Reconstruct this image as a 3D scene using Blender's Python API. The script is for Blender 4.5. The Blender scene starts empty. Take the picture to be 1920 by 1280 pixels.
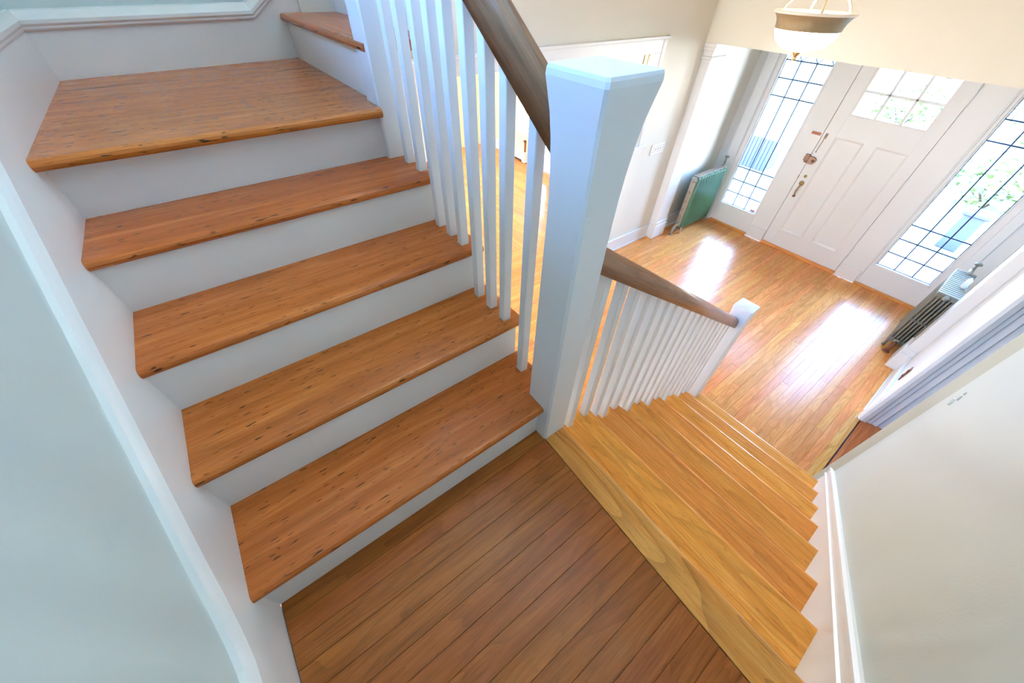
import bpy, bmesh, math, random
from mathutils import Vector, Matrix

random.seed(7)
PI = math.pi
scene = bpy.context.scene
COL = scene.collection

# ------------------------------------------------------------------ camera
cam_d = bpy.data.cameras.new('camera')
cam = bpy.data.objects.new('camera', cam_d)
COL.objects.link(cam)
_r = Vector((0.60004552, 0.79963743, 0.02292079))
_u = Vector((-0.5850391, 0.41910969, 0.69431716))
_f = Vector((-0.54559566, 0.43003145, -0.71930406))
_m = Matrix((_r, _u, -_f)).transposed().to_4x4()
_m.translation = Vector((0.4761, -0.6563, 1.2981))
cam.matrix_world = _m
cam_d.sensor_width = 36.0
cam_d.lens = 675.9 * 36.0 / 1920.0
cam_d.clip_start = 0.02
cam_d.clip_end = 300
scene.camera = cam

# ------------------------------------------------------------------ view, world, lights
scene.view_settings.view_transform = 'Standard'
scene.view_settings.look = 'None'
scene.view_settings.gamma = 1.0
scene.view_settings.exposure = 0.15
scene.view_settings.use_curve_mapping = False
try:
    scene.cycles.max_bounces = 10
    scene.cycles.diffuse_bounces = 6
    scene.cycles.glossy_bounces = 5
    scene.cycles.transparent_max_bounces = 16
    scene.cycles.sample_clamp_indirect = 8.0
    scene.cycles.use_denoising = True
    scene.cycles.caustics_reflective = False
    scene.cycles.caustics_refractive = False
except Exception:
    pass

world = bpy.data.worlds.new('World')
scene.world = world
world.use_nodes = True
wn = world.node_tree
wn.nodes.clear()
w_out = wn.nodes.new('ShaderNodeOutputWorld')
w_bg = wn.nodes.new('ShaderNodeBackground')
w_tc = wn.nodes.new('ShaderNodeTexCoord')
w_sep = wn.nodes.new('ShaderNodeSeparateXYZ')
w_ramp = wn.nodes.new('ShaderNodeValToRGB')
_e = w_ramp.color_ramp.elements
_e[0].position, _e[0].color = 0.0, (1.0, 1.0, 1.0, 1)
_e[1].position, _e[1].color = 1.0, (0.12, 0.34, 1.0, 1)
_k = _e.new(0.28)
_k.color = (0.34, 0.60, 1.0, 1)
w_bg.inputs['Strength'].default_value = 52.0
wn.links.new(w_tc.outputs['Generated'], w_sep.inputs[0])
wn.links.new(w_sep.outputs['Z'], w_ramp.inputs[0])
wn.links.new(w_ramp.outputs['Color'], w_bg.inputs['Color'])
wn.links.new(w_bg.outputs[0], w_out.inputs['Surface'])


def area(name, loc, rot, sx, sy, energy, color, portal=False):
    d = bpy.data.lights.new(name, 'AREA')
    d.shape = 'RECTANGLE'
    d.size, d.size_y = sx, sy
    d.energy = energy
    d.color = color
    o = bpy.data.objects.new(name, d)
    o.location = loc
    o.rotation_euler = rot
    COL.objects.link(o)
    if portal:
        d.cycles.is_portal = True
    return o


# daylight enters through the windows and two added living room openings; portals guide the sampling of the sky
area('portal_sidelight', (-1.655, 5.36, -0.20), (-PI / 2, 0, 0), 0.56, 2.0, 1, (1, 1, 1), True)
area('portal_sidelight', (0.452, 5.36, -0.20), (-PI / 2, 0, 0), 0.56, 2.0, 1, (1, 1, 1), True)
area('portal_door', (-0.61, 5.36, 0.45), (-PI / 2, 0, 0), 0.72, 0.48, 1, (1, 1, 1), True)
area('portal_stair', (-0.55, -1.20, 2.7), (PI / 2, 0, 0), 1.5, 1.4, 1, (1, 1, 1), True)
area('portal_living', (-7.06, 1.2, -0.1), (0, -PI / 2, 0), 0.8, 0.8, 1, (1, 1, 1), True)
area('portal_living', (-5.1, -0.56, 0.1), (PI / 2, 0, 0), 1.4, 0.9, 1, (1, 1, 1), True)

# ------------------------------------------------------------------ node helpers
def new_mat(name):
    m = bpy.data.materials.new(name)
    m.use_nodes = True
    nt = m.node_tree
    nt.nodes.clear()
    out = nt.nodes.new('ShaderNodeOutputMaterial')
    b = nt.nodes.new('ShaderNodeBsdfPrincipled')
    nt.links.new(b.outputs[0], out.inputs['Surface'])
    return m, nt, b, out


def N(nt, kind, **kw):
    n = nt.nodes.new(kind)
    for k, v in kw.items():
        if k in n.inputs.keys():
            n.inputs[k].default_value = v
        else:
            setattr(n, k, v)
    return n


def srgb(r, g, b):
    def f(c):
        c /= 255.0
        return c / 12.92 if c <= 0.04045 else ((c + 0.055) / 1.055) ** 2.4
    return (f(r), f(g), f(b), 1.0)


def paint(name, col, rough=0.4, bump=0.02, scale=60, spec=0.5, metallic=0.0, var=0.03):
    m, nt, b, out = new_mat(name)
    tc = N(nt, 'ShaderNodeTexCoord')
    no = N(nt, 'ShaderNodeTexNoise', Scale=scale, Detail=3.0)
    nt.links.new(tc.outputs['Object'], no.inputs['Vector'])
    n2 = N(nt, 'ShaderNodeTexNoise', Scale=3.0, Detail=4.0)
    nt.links.new(tc.outputs['Object'], n2.inputs['Vector'])
    mx = N(nt, 'ShaderNodeMix', data_type='RGBA')
    nt.links.new(n2.outputs['Fac'], mx.inputs[0])
    mx.inputs[6].default_value = tuple(c * (1 - var) for c in col[:3]) + (1,)
    mx.inputs[7].default_value = tuple(min(1, c * (1 + var)) for c in col[:3]) + (1,)
    nt.links.new(mx.outputs[2], b.inputs['Base Color'])
    bp = N(nt, 'ShaderNodeBump', Strength=bump, Distance=0.01)
    nt.links.new(no.outputs['Fac'], bp.inputs['Height'])
    nt.links.new(bp.outputs[0], b.inputs['Normal'])
    b.inputs['Roughness'].default_value = rough
    b.inputs['Specular IOR Level'].default_value = spec
    b.inputs['Metallic'].default_value = metallic
    return m


def wood(name, dark, mid, light, rough=0.25, fleck=0.0, var=0.25, grain=1.0, ring=0.35, spec=0.5, bump=0.08, hue=0.006):
    """grain runs along the object's local X axis; every object gets its own offset and tone"""
    m, nt, b, out = new_mat(name)
    L = nt.links
    tc = N(nt, 'ShaderNodeTexCoord')
    oi = N(nt, 'ShaderNodeObjectInfo')
    ofs = N(nt, 'ShaderNodeCombineXYZ')
    mul = N(nt, 'ShaderNodeMath', operation='MULTIPLY')
    mul.inputs[1].default_value = 53.7
    L.new(oi.outputs['Random'], mul.inputs[0])
    L.new(mul.outputs[0], ofs.inputs[0])
    L.new(mul.outputs[0], ofs.inputs[1])
    add = N(nt, 'ShaderNodeVectorMath', operation='ADD')
    L.new(tc.outputs['Object'], add.inputs[0])
    L.new(ofs.outputs[0], add.inputs[1])

    def mapped(sx, sy, sz=None):
        mp = N(nt, 'ShaderNodeMapping')
        mp.inputs['Scale'].default_value = (sx, sy, sy if sz is None else sz)
        L.new(add.outputs[0], mp.inputs['Vector'])
        return mp.outputs[0]
    # broad figure
    n1 = N(nt, 'ShaderNodeTexNoise', Scale=1.0, Detail=5.0, Roughness=0.6, Distortion=0.6)
    L.new(mapped(1.6, 26 * grain), n1.inputs['Vector'])
    rp = N(nt, 'ShaderNodeValToRGB')
    e = rp.color_ramp.elements
    e[0].position, e[0].color = 0.30, dark
    e[1].position, e[1].color = 0.70, light
    k = e.new(0.5)
    k.color = mid
    L.new(n1.outputs['Fac'], rp.inputs[0])
    # growth rings, as contours of a slow noise
    n2 = N(nt, 'ShaderNodeTexNoise', Scale=1.0, Detail=1.5, Distortion=0.4)
    L.new(mapped(0.9, 7 * grain), n2.inputs['Vector'])
    f = N(nt, 'ShaderNodeMath', operation='MULTIPLY')
    f.inputs[1].default_value = 14.0
    L.new(n2.outputs['Fac'], f.inputs[0])
    fr = N(nt, 'ShaderNodeMath', operation='FRACT')
    L.new(f.outputs[0], fr.inputs[0])
    rr = N(nt, 'ShaderNodeValToRGB')
    re_ = rr.color_ramp.elements
    re_[0].position, re_[0].color = 0.0, (1, 1, 1, 1)
    re_[1].position, re_[1].color = 1.0, (0.42, 0.36, 0.30, 1)
    kk = re_.new(0.55)
    kk.color = (0.95, 0.93, 0.9, 1)
    L.new(fr.outputs[0], rr.inputs[0])
    m1 = N(nt, 'ShaderNodeMix', data_type='RGBA', blend_type='MULTIPLY')
    m1.inputs[0].default_value = ring
    L.new(rp.outputs[0], m1.inputs[6])
    L.new(rr.outputs[0], m1.inputs[7])
    # fine pores
    n3 = N(nt, 'ShaderNodeTexNoise', Scale=1.0, Detail=2.0)
    L.new(mapped(9, 260), n3.inputs['Vector'])
    r3 = N(nt, 'ShaderNodeMapRange')
    r3.inputs['From Min'].default_value, r3.inputs['From Max'].default_value = 0.3, 0.7
    r3.inputs['To Min'].default_value, r3.inputs['To Max'].default_value = 0.80, 1.10
    L.new(n3.outputs['Fac'], r3.inputs['Value'])
    m2 = N(nt, 'ShaderNodeMix', data_type='RGBA', blend_type='MULTIPLY')
    m2.inputs[0].default_value = 1.0
    L.new(m1.outputs[2], m2.inputs[6])
    L.new(r3.outputs[0], m2.inputs[7])
    colr = m2.outputs[2]
    if fleck > 0:
        n4 = N(nt, 'ShaderNodeTexNoise', Scale=1.0, Detail=1.0)
        L.new(mapped(24, 150), n4.inputs['Vector'])
        r4 = N(nt, 'ShaderNodeMapRange')
        r4.inputs['From Min'].default_value, r4.inputs['From Max'].default_value = 0.665, 0.72
        r4.inputs['To Min'].default_value, r4.inputs['To Max'].default_value = 0.0, fleck
        L.new(n4.outputs['Fac'], r4.inputs['Value'])
        m3 = N(nt, 'ShaderNodeMix', data_type='RGBA')
        L.new(r4.outputs[0], m3.inputs[0])
        L.new(colr, m3.inputs[6])
        m3.inputs[7].default_value = (0.035, 0.014, 0.006, 1)
        colr = m3.outputs[2]
    hs = N(nt, 'ShaderNodeHueSaturation')
    mr = N(nt, 'ShaderNodeMapRange')
    mr.inputs['To Min'].default_value, mr.inputs['To Max'].default_value = 1 - var, 1 + var * 0.8
    L.new(oi.outputs['Random'], mr.inputs['Value'])
    L.new(mr.outputs[0], hs.inputs['Value'])
    mh = N(nt, 'ShaderNodeMath', operation='MULTIPLY')
    mh.inputs[1].default_value = 17.31
    L.new(oi.outputs['Random'], mh.inputs[0])
    fh = N(nt, 'ShaderNodeMath', operation='FRACT')
    L.new(mh.outputs[0], fh.inputs[0])
    mr2 = N(nt, 'ShaderNodeMapRange')
    mr2.inputs['To Min'].default_value, mr2.inputs['To Max'].default_value = 0.5 - hue, 0.5 + hue
    L.new(fh.outputs[0], mr2.inputs['Value'])
    L.new(mr2.outputs[0], hs.inputs['Hue'])
    L.new(colr, hs.inputs['Color'])
    L.new(hs.outputs[0], b.inputs['Base Color'])
    b.inputs['Roughness'].default_value = rough
    b.inputs['Specular IOR Level'].default_value = spec
    bp = N(nt, 'ShaderNodeBump', Strength=bump, Distance=0.004)
    L.new(n1.outputs['Fac'], bp.inputs['Height'])
    L.new(bp.outputs[0], b.inputs['Normal'])
    return m


def glass_mat(name, tint=(1, 1, 1, 1), gloss=0.06):
    m, nt, b, out = new_mat(name)
    nt.nodes.remove(b)
    t = N(nt, 'ShaderNodeBsdfTransparent')
    t.inputs[0].default_value = tint
    g = N(nt, 'ShaderNodeBsdfGlossy')
    g.inputs['Roughness'].default_value = 0.02
    mx = N(nt, 'ShaderNodeMixShader')
    fr = N(nt, 'ShaderNodeFresnel')
    fr.inputs['IOR'].default_value = 1.25
    nt.links.new(fr.outputs[0], mx.inputs[0])
    nt.links.new(t.outputs[0], mx.inputs[1])
    nt.links.new(g.outputs[0], mx.inputs[2])
    nt.links.new(mx.outputs[0], out.inputs['Surface'])
    return m


def emit_mat(name, col, strength):
    m, nt, b, out = new_mat(name)
    b.inputs['Base Color'].default_value = col
    b.inputs['Emission Color'].default_value = col
    b.inputs['Emission Strength'].default_value = strength
    b.inputs['Roughness'].default_value = 0.3
    return m


M = {}
M['trim'] = paint('white_trim_paint', srgb(228, 230, 230), 0.30, 0.03, 25)
M['newel'] = paint('white_newel_paint', srgb(223, 228, 233), 0.38, 0.03, 25)
M['wall'] = paint('pale_wall_paint', srgb(194, 207, 206), 0.42, 0.05, 90)
M['casing_grey'] = paint('grey_green_casing', srgb(176, 182, 168), 0.4, 0.03, 40)
M['hall_wall'] = paint('cream_wall_paint', srgb(224, 222, 210), 0.55, 0.04, 90)
M['living_wall'] = paint('yellow_cream_wall_paint', srgb(244, 228, 184), 0.6, 0.04, 90)
M['ceiling'] = paint('ceiling_paint', srgb(238, 236, 228), 0.8, 0.02, 90)
M['door'] = paint('door_paint', srgb(228, 227, 225), 0.35, 0.03, 25)
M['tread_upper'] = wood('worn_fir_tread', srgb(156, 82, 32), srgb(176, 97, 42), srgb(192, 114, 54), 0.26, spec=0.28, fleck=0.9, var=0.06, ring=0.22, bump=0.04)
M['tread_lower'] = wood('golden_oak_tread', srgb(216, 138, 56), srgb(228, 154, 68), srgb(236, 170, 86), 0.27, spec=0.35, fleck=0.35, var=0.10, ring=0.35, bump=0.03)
M['nosing'] = wood('pale_oak_nosing', srgb(196, 124, 52), srgb(212, 146, 70), srgb(222, 164, 90), 0.28, fleck=0.3, var=0.02, ring=0.5, grain=0.7, hue=0.001, spec=0.35)
M['landing'] = wood('brown_oak_plank', srgb(132, 70, 28), srgb(150, 84, 36), srgb(165, 98, 46), 0.28, spec=0.22, hue=0.004, fleck=0.2, var=0.08, ring=0.35, bump=0.03)
M['hall_plank'] = wood('honey_oak_plank', srgb(214, 138, 74), srgb(224, 150, 84), srgb(233, 166, 102), 0.25, spec=0.20, hue=0.008, fleck=0.08, var=0.14, ring=0.30, bump=0.01)
M['edge_plank'] = wood('yellow_edge_plank', srgb(214, 146, 62), srgb(228, 166, 78), srgb(238, 186, 102), 0.26, fleck=0.25, var=0.06)
M['side_plank'] = wood('orange_side_plank', srgb(176, 96, 40), srgb(196, 114, 54), srgb(210, 132, 72), 0.25, fleck=0.2, var=0.06)
M['joint'] = paint('dark_floor_joint', srgb(70, 38, 18), 0.8)
M['rail'] = wood('brown_handrail_oak', srgb(122, 88, 64), srgb(142, 104, 76), srgb(158, 122, 92), 0.30, fleck=0.15, var=0.05, grain=1.4)
M['rail_light'] = wood('light_brown_handrail_oak', srgb(152, 108, 76), srgb(170, 124, 90), srgb(186, 142, 108), 0.30, fleck=0.1, var=0.05, grain=1.4)
M['bronze'] = paint('dark_bronze', srgb(112, 88, 74), 0.38, 0.05, 200, metallic=0.8)
M['brass'] = paint('aged_brass', srgb(170, 144, 96), 0.3, 0.02, 200, metallic=0.9)
M['copper'] = paint('reddish_bronze', srgb(126, 78, 62), 0.35, 0.05, 200, metallic=0.75)
M['lead'] = paint('dark_lead_came', srgb(10, 50, 92), 0.6, 0.02, 200)
M['glass'] = glass_mat('window_glass', (0.985, 0.99, 0.99, 1))
M['green'] = paint('green_radiator_enamel', srgb(72, 122, 94), 0.20, 0.02, 120, spec=0.8, var=0.08)
M['taupe'] = paint('chipped_taupe_paint', srgb(164, 152, 136), 0.5, 0.25, 90, metallic=0.15, var=0.12)
M['iron'] = paint('dark_cast_iron', srgb(122, 122, 112), 0.42, 0.3, 120, metallic=0.35, var=0.15)
M['iron_top'] = paint('grey_silver_radiator_paint', srgb(146, 150, 140), 0.45, 0.3, 120, metallic=0.3, var=0.12)
M['rust'] = paint('rusty_pipe', srgb(120, 74, 52), 0.6, 0.3, 150, metallic=0.3, var=0.2)
M['plate'] = paint('white_plastic', srgb(238, 236, 230), 0.3, 0.0)
M['slot'] = paint('dark_slot', srgb(70, 68, 64), 0.6)
M['lamp_band'] = paint('antique_bronze_band', srgb(150, 132, 100), 0.45, 0.4, 160, metallic=0.35, var=0.2)
M['lamp_rim'] = paint('pale_lamp_rim', srgb(244, 236, 222), 0.4, 0.05)
M['lamp_bowl'] = emit_mat('glowing_opal_glass', (1.0, 0.96, 0.88, 1), 5.0)
M['rod'] = paint('cream_lamp_rod', srgb(226, 208, 170), 0.4, 0.1, 200, metallic=0.2)
M['sticker'] = paint('sticker_white', srgb(222, 222, 226), 0.4)
M['sticker_red'] = paint('sticker_red', srgb(178, 80, 90), 0.4)
M['lawn'] = paint('lawn_green', srgb(118, 116, 78), 0.9, 0.6, 60, var=0.3)
M['concrete'] = paint('pale_concrete', srgb(150, 138, 120), 0.8, 0.2, 50, var=0.1)
M['leaf'] = paint('leaf_green', srgb(118, 128, 74), 0.6, 0.1, 60, var=0.35)
M['leaf_dark'] = paint('leaf_blue_green', srgb(104, 112, 92), 0.6, 0.1, 60, var=0.35)
M['bark'] = paint('bark_brown', srgb(96, 80, 66), 0.9, 0.8, 40, var=0.3)
M['blue_wood'] = paint('blue_grey_outdoor_paint', srgb(60, 64, 80), 0.6, 0.2, 60, var=0.15)
M['siding'] = paint('white_siding', srgb(205, 208, 206), 0.7, 0.1, 40)


# ------------------------------------------------------------------ mesh helpers
def world_loc(o):
    v = Vector((0, 0, 0))
    while o is not None:
        v += o.location
        o = o.parent
    return v


def tag(o, label=None, cat=None, group=None, kind=None):
    if label:
        o['label'] = label
    if cat:
        o['category'] = cat
    if group:
        o['group'] = group
    if kind:
        o['kind'] = kind
    return o


def link(name, me, mat, parent=None, loc=(0, 0, 0), rot=(0, 0, 0), smooth=False):
    if mat is not None and not me.materials:
        me.materials.append(mat)
    o = bpy.data.objects.new(name, me)
    COL.objects.link(o)
    l = Vector(loc)
    if parent is not None:
        o.parent = parent
        l = l - world_loc(parent)
    o.location = l
    o.rotation_euler = rot
    if smooth:
        me.polygons.foreach_set('use_smooth', [True] * len(me.polygons))
    return o


def pydata(name, vs, fs):
    me = bpy.data.meshes.new(name)
    me.from_pydata(vs, [], fs)
    me.update()
    return me


def bm_obj(name, bm, mat, parent=None, loc=(0, 0, 0), rot=(0, 0, 0), smooth=False):
    bmesh.ops.recalc_face_normals(bm, faces=bm.faces)
    me = bpy.data.meshes.new(name)
    bm.to_mesh(me)
    bm.free()
    return link(name, me, mat, parent, loc, rot, smooth)


def empty(name, loc, label=None, cat=None, group=None, kind=None):
    o = bpy.data.objects.new(name, None)
    o.empty_display_size = 0.1
    COL.objects.link(o)
    o.location = loc
    return tag(o, label, cat, group, kind)


def bm_box(bm, lo, hi, bevel=0.0, seg=1):
    r = bmesh.ops.create_cube(bm, size=1.0)
    vs = r['verts']
    c = [(a + b) / 2 for a, b in zip(lo, hi)]
    s = [(b - a) for a, b in zip(lo, hi)]
    for v in vs:
        v.co = Vector((c[0] + v.co.x * s[0], c[1] + v.co.y * s[1], c[2] + v.co.z * s[2]))
    if bevel > 0:
        es = list({e for v in vs for e in v.link_edges})
        bmesh.ops.bevel(bm, geom=es, offset=bevel, segments=seg, affect='EDGES', profile=0.5)
    return vs


def box(name, lo, hi, mat, parent=None, bevel=0.003, seg=1):
    c = [(a + b) / 2 for a, b in zip(lo, hi)]
    h = [abs(b - a) / 2 for a, b in zip(lo, hi)]
    bm = bmesh.new()
    bm_box(bm, [-x for x in h], h, min(bevel, min(h) * 0.8), seg)
    return bm_obj(name, bm, mat, parent, c)


def multi_box(name, boxes, mat, parent=None, bevel=0.002):
    bm = bmesh.new()
    o = boxes[0][0]
    for lo, hi in boxes:
        bm_box(bm, [a - b for a, b in zip(lo, o)], [a - b for a, b in zip(hi, o)], bevel)
    return bm_obj(name, bm, mat, parent, o)


def prism(name, pts, axis, a0, a1, mat, parent=None):
    """polygon pts in the two axes other than `axis`, extruded from a0 to a1"""
    def mk(p, a):
        if axis == 0:
            return Vector((a, p[0], p[1]))
        if axis == 1:
            return Vector((p[0], a, p[1]))
        return Vector((p[0], p[1], a))
    o = mk(pts[0], a0)
    bm = bmesh.new()
    A = [bm.verts.new(mk(p, a0) - o) for p in pts]
    B = [bm.verts.new(mk(p, a1) - o) for p in pts]
    bm.faces.new(A)
    bm.faces.new(B[::-1])
    n = len(pts)
    for i in range(n):
        bm.faces.new([A[i], B[i], B[(i + 1) % n], A[(i + 1) % n]])
    bmesh.ops.triangulate(bm, faces=[f for f in bm.faces if len(f.verts) > 4])
    return bm_obj(name, bm, mat, parent, o)


def bm_tube(bm, pts, rad, seg=8, cap=True):
    pts = [Vector(p) for p in pts]
    rs = rad if isinstance(rad, (list, tuple)) else [rad] * len(pts)
    rings = []
    up = None
    for i, p in enumerate(pts):
        if i == 0:
            t = pts[1] - p
        elif i == len(pts) - 1:
            t = p - pts[i - 1]
        else:
            t = (pts[i + 1] - p).normalized() + (p - pts[i - 1]).normalized()
        t.normalize()
        if up is None:
            up = Vector((0, 0, 1)) if abs(t.z) < 0.9 else Vector((1, 0, 0))
        a = t.cross(up).normalized()
        b_ = a.cross(t).normalized()
        up = b_
        rings.append([bm.verts.new(p + (a * math.cos(2 * PI * k / seg) + b_ * math.sin(2 * PI * k / seg)) * rs[i]) for k in range(seg)])
    for r0, r1 in zip(rings[:-1], rings[1:]):
        for k in range(seg):
            bm.faces.new([r0[k], r0[(k + 1) % seg], r1[(k + 1) % seg], r1[k]])
    if cap:
        bm.faces.new(rings[0][::-1])
        bm.faces.new(rings[-1])


def tube(name, pts, rad, mat, parent=None, seg=8, smooth=True):
    o = Vector(pts[0])
    bm = bmesh.new()
    bm_tube(bm, [Vector(p) - o for p in pts], rad, seg)
    return bm_obj(name, bm, mat, parent, o, smooth=smooth)


def bm_lathe(bm, prof, seg=24, axis='Z', c=(0, 0, 0)):
    rings = []
    for r, h in prof:
        ring = []
        for k in range(seg):
            a = 2 * PI * k / seg
            x, y = r * math.cos(a), r * math.sin(a)
            p = {'Z': (x, y, h), 'Y': (x, h, y), 'X': (h, x, y)}[axis]
            ring.append(bm.verts.new(Vector(p) + Vector(c)))
        rings.append(ring)
    for r0, r1 in zip(rings[:-1], rings[1:]):
        for k in range(seg):
            bm.faces.new([r0[k], r0[(k + 1) % seg], r1[(k + 1) % seg], r1[k]])
    return rings


def lathe(name, prof, loc, mat, parent=None, seg=24, axis='Z', smooth=True, cap=True):
    bm = bmesh.new()
    rings = bm_lathe(bm, prof, seg, axis)
    if cap:
        bm.faces.new(rings[0][::-1])
        bm.faces.new(rings[-1])
    return bm_obj(name, bm, mat, parent, loc, smooth=smooth)


def sweep(name, path, prof, nrm, mat, parent=None, closed_ends=True, smooth=False):
    """prof (out along nrm, up across the path) swept along a planar path with mitres"""
    path = [Vector(p) for p in path]
    nrm = Vector(nrm).normalized()
    o = path[0].copy()
    bm = bmesh.new()
    rings = []
    for i, p in enumerate(path):
        d0 = (p - path[i - 1]).normalized() if i else None
        d1 = (path[i + 1] - p).normalized() if i < len(path) - 1 else None
        if d0 is None:
            d0 = d1
        if d1 is None:
            d1 = d0
        u0 = nrm.cross(d0)
        u1 = nrm.cross(d1)
        u = (u0 + u1).normalized()
        s = 1.0 / max(0.3, u.dot(u0))
        rings.append([bm.verts.new(p - o + nrm * a + u * (b_ * s)) for a, b_ in prof])
    n = len(prof)
    for r0, r1 in zip(rings[:-1], rings[1:]):
        for k in range(n):
            bm.faces.new([r0[k], r0[(k + 1) % n], r1[(k + 1) % n], r1[k]])
    bm.faces.new(rings[0][::-1])
    bm.faces.new(rings[-1])
    return bm_obj(name, bm, mat, parent, o, smooth=smooth)


_plank_cache = {}


def plank_mesh(l, w, t=0.018, ch=0.0008):
    key = (round(l, 3), round(w, 4), t)
    if key in _plank_cache:
        return _plank_cache[key]
    hl, hw = l / 2, w / 2
    vs = []
    for (a, z) in ((0, -t), (0, -ch * 1.2), (ch, 0)):
        vs += [(-hl + a, -hw + a, z), (hl - a, -hw + a, z), (hl - a, hw - a, z), (-hl + a, hw - a, z)]
    fs = [(8, 9, 10, 11)]
    for b0 in (0, 4):
        for k in range(4):
            k2 = (k + 1) % 4
            fs.append((b0 + k, b0 + k2, b0 + 4 + k2, b0 + 4 + k))
    me = pydata('plank', vs, fs)
    _plank_cache[key] = me
    return me


def plank(parent, x0, x1, y0, y1, z, mat, along='Y', gap=0.0006):
    w = (x1 - x0) if along == 'Y' else (y1 - y0)
    l = (y1 - y0) if along == 'Y' else (x1 - x0)
    base = plank_mesh(l - gap, w - gap)
    if base.materials and base.materials[0] != mat:
        base = base.copy()
        base.materials.clear()
    return link('plank', base, mat, parent, ((x0 + x1) / 2, (y0 + y1) / 2, z), (0, 0, PI / 2 if along == 'Y' else 0))


def tread(parent, length, depth, loc, rot, mat, t=0.032, name='tread'):
    """local x = length (centred), nose at local y = -depth, back at y = 0, top at z = 0"""
    prof = [(0, -t), (-depth + t * 0.55, -t)]
    for k in range(7):
        a = -PI / 2 - PI * k / 6
        prof.append((-depth + t * 0.5 + math.cos(a) * t * 0.5 * 1.0, -t / 2 + math.sin(a) * t / 2))
    prof.append((0, 0))
    bm = bmesh.new()
    A = [bm.verts.new((-length / 2, y, z)) for y, z in prof]
    B = [bm.verts.new((length / 2, y, z)) for y, z in prof]
    n = len(prof)
    bm.faces.new(A)
    bm.faces.new(B[::-1])
    for i in range(n):
        f = bm.faces.new([A[i], B[i], B[(i + 1) % n], A[(i + 1) % n]])
    return bm_obj(name, bm, mat, parent, loc, rot)


# ------------------------------------------------------------------ dimensions
R1 = 0.185            # riser of the upper flight
R2 = 0.1837           # riser of the lower flight
RUN2 = 0.2685
ZF = -1.4698          # hall floor
YW = -1.064           # stair wall
XR = 1.0              # right wall
XL = -2.235           # hall wall with the opening
YD = 5.2966           # front door plane
YH = 3.95             # header over the entry
XE0, XE1 = -2.142, -2.262   # end wall, slightly out of square

# ------------------------------------------------------------------ floors
floor = box('floor', (-3.0, -0.02, ZF - 0.10), (XR, 5.40, ZF - 0.016), M['joint'], bevel=0)
tag(floor, 'honey oak strip floor of the entry hall below the stairs', 'floor', kind='structure')
PW = 0.0705
x = 0.93
ncount = 0
while x > -3.0:
    x0 = max(x - PW, -3.0)
    y = 0.0 - random.random() * 0.9
    while y < YD - 0.03:
        l = random.choice((0.7, 0.9, 1.1, 1.3, 1.5, 1.8))
        y0, y1 = max(y, 0.0), min(y + l, YD - 0.02)
        if YD - 0.02 - y1 < 0.25:
            y1 = YD - 0.02
        if y1 - y0 > 0.05 and not (x0 < -0.15 and y1 < 0.3):
            plank(floor, x0, x, y0, y1, ZF, M['hall_plank'])
            ncount += 1
        y = y1 if y1 > y + 0.01 else y + l
    x = x0
for y0, y1 in ((1.75, 2.45), (2.45, 3.05)):
    plank(floor, 0.93, 1.0, y0, y1, ZF, M['edge_plank'])
for y0, y1 in ((0.4, 1.75), (3.05, 4.2), (4.2, YD - 0.02)):
    plank(floor, 0.93, 1.0, y0, y1, ZF, M['hall_plank'])

living_floor = box('floor', (-7.2, -0.4, ZF - 0.10), (-3.001, 4.5, ZF - 0.016), M['joint'], bevel=0)
tag(living_floor, 'oak strip floor of the living room seen between the upper balusters', 'floor', kind='structure')
y = 1.0
while y < 4.31:
    xs = -3.0
    while xs > -7.0:
        l = random.choice((0.9, 1.3, 1.6, 2.0))
        x0 = max(-7.0, xs - l)
        plank(living_floor, x0, xs, y, min(y + 0.072, 4.31), ZF, M['hall_plank'], along='X')
        xs = x0
    y += 0.072

side_floor = box('floor', (1.0, 1.2, ZF - 0.10), (2.6, 3.6, ZF - 0.016), M['joint'], bevel=0)
tag(side_floor, 'orange brown floor beyond the doorway in the right wall', 'floor', kind='structure')
for i in range(8):
    plank(side_floor, 1.012 + 0.19 * i, 1.012 + 0.19 * (i + 1), 1.25, 3.55, ZF + 0.002, M['side_plank'])

landing = box('floor', (-0.06, YW, -0.16), (XR, -0.02, -0.0165), M['joint'], bevel=0)
tag(landing, 'brown oak strip floor of the quarter landing between the two flights', 'floor', kind='structure')
for a, b_ in zip([-0.054, 0.002, 0.066, 0.130, 0.195, 0.258, 0.320, 0.383, 0.448, 0.513, 0.578, 0.643, 0.708, 0.773, 0.838, 0.903],
                 [0.002, 0.066, 0.130, 0.195, 0.258, 0.320, 0.383, 0.448, 0.513, 0.578, 0.643, 0.708, 0.773, 0.838, 0.903, 0.985]):
    plank(landing, a, b_, YW + 0.002, -0.0968 - 0.0285 * max(b_, 0), 0.0, M['landing'])
nose0 = tread(landing, 0.985 + 0.004, 0.098, (0.4955, -0.095, 0.0), (0, 0, PI), M['nosing'], name='nosing_board')
for v in nose0.data.vertices:
    if v.co.y > -0.001:
        v.co.y += 0.0285 * max(0.0, 0.4955 - v.co.x)
box('riser', (-0.05, -0.032, -R2), (0.985, -0.014, -0.033), M['trim'], landing)

# ------------------------------------------------------------------ walls
def wall(name, lo, hi, mat, label):
    return tag(box(name, lo, hi, mat, bevel=0), label, 'wall', kind='structure')


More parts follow.
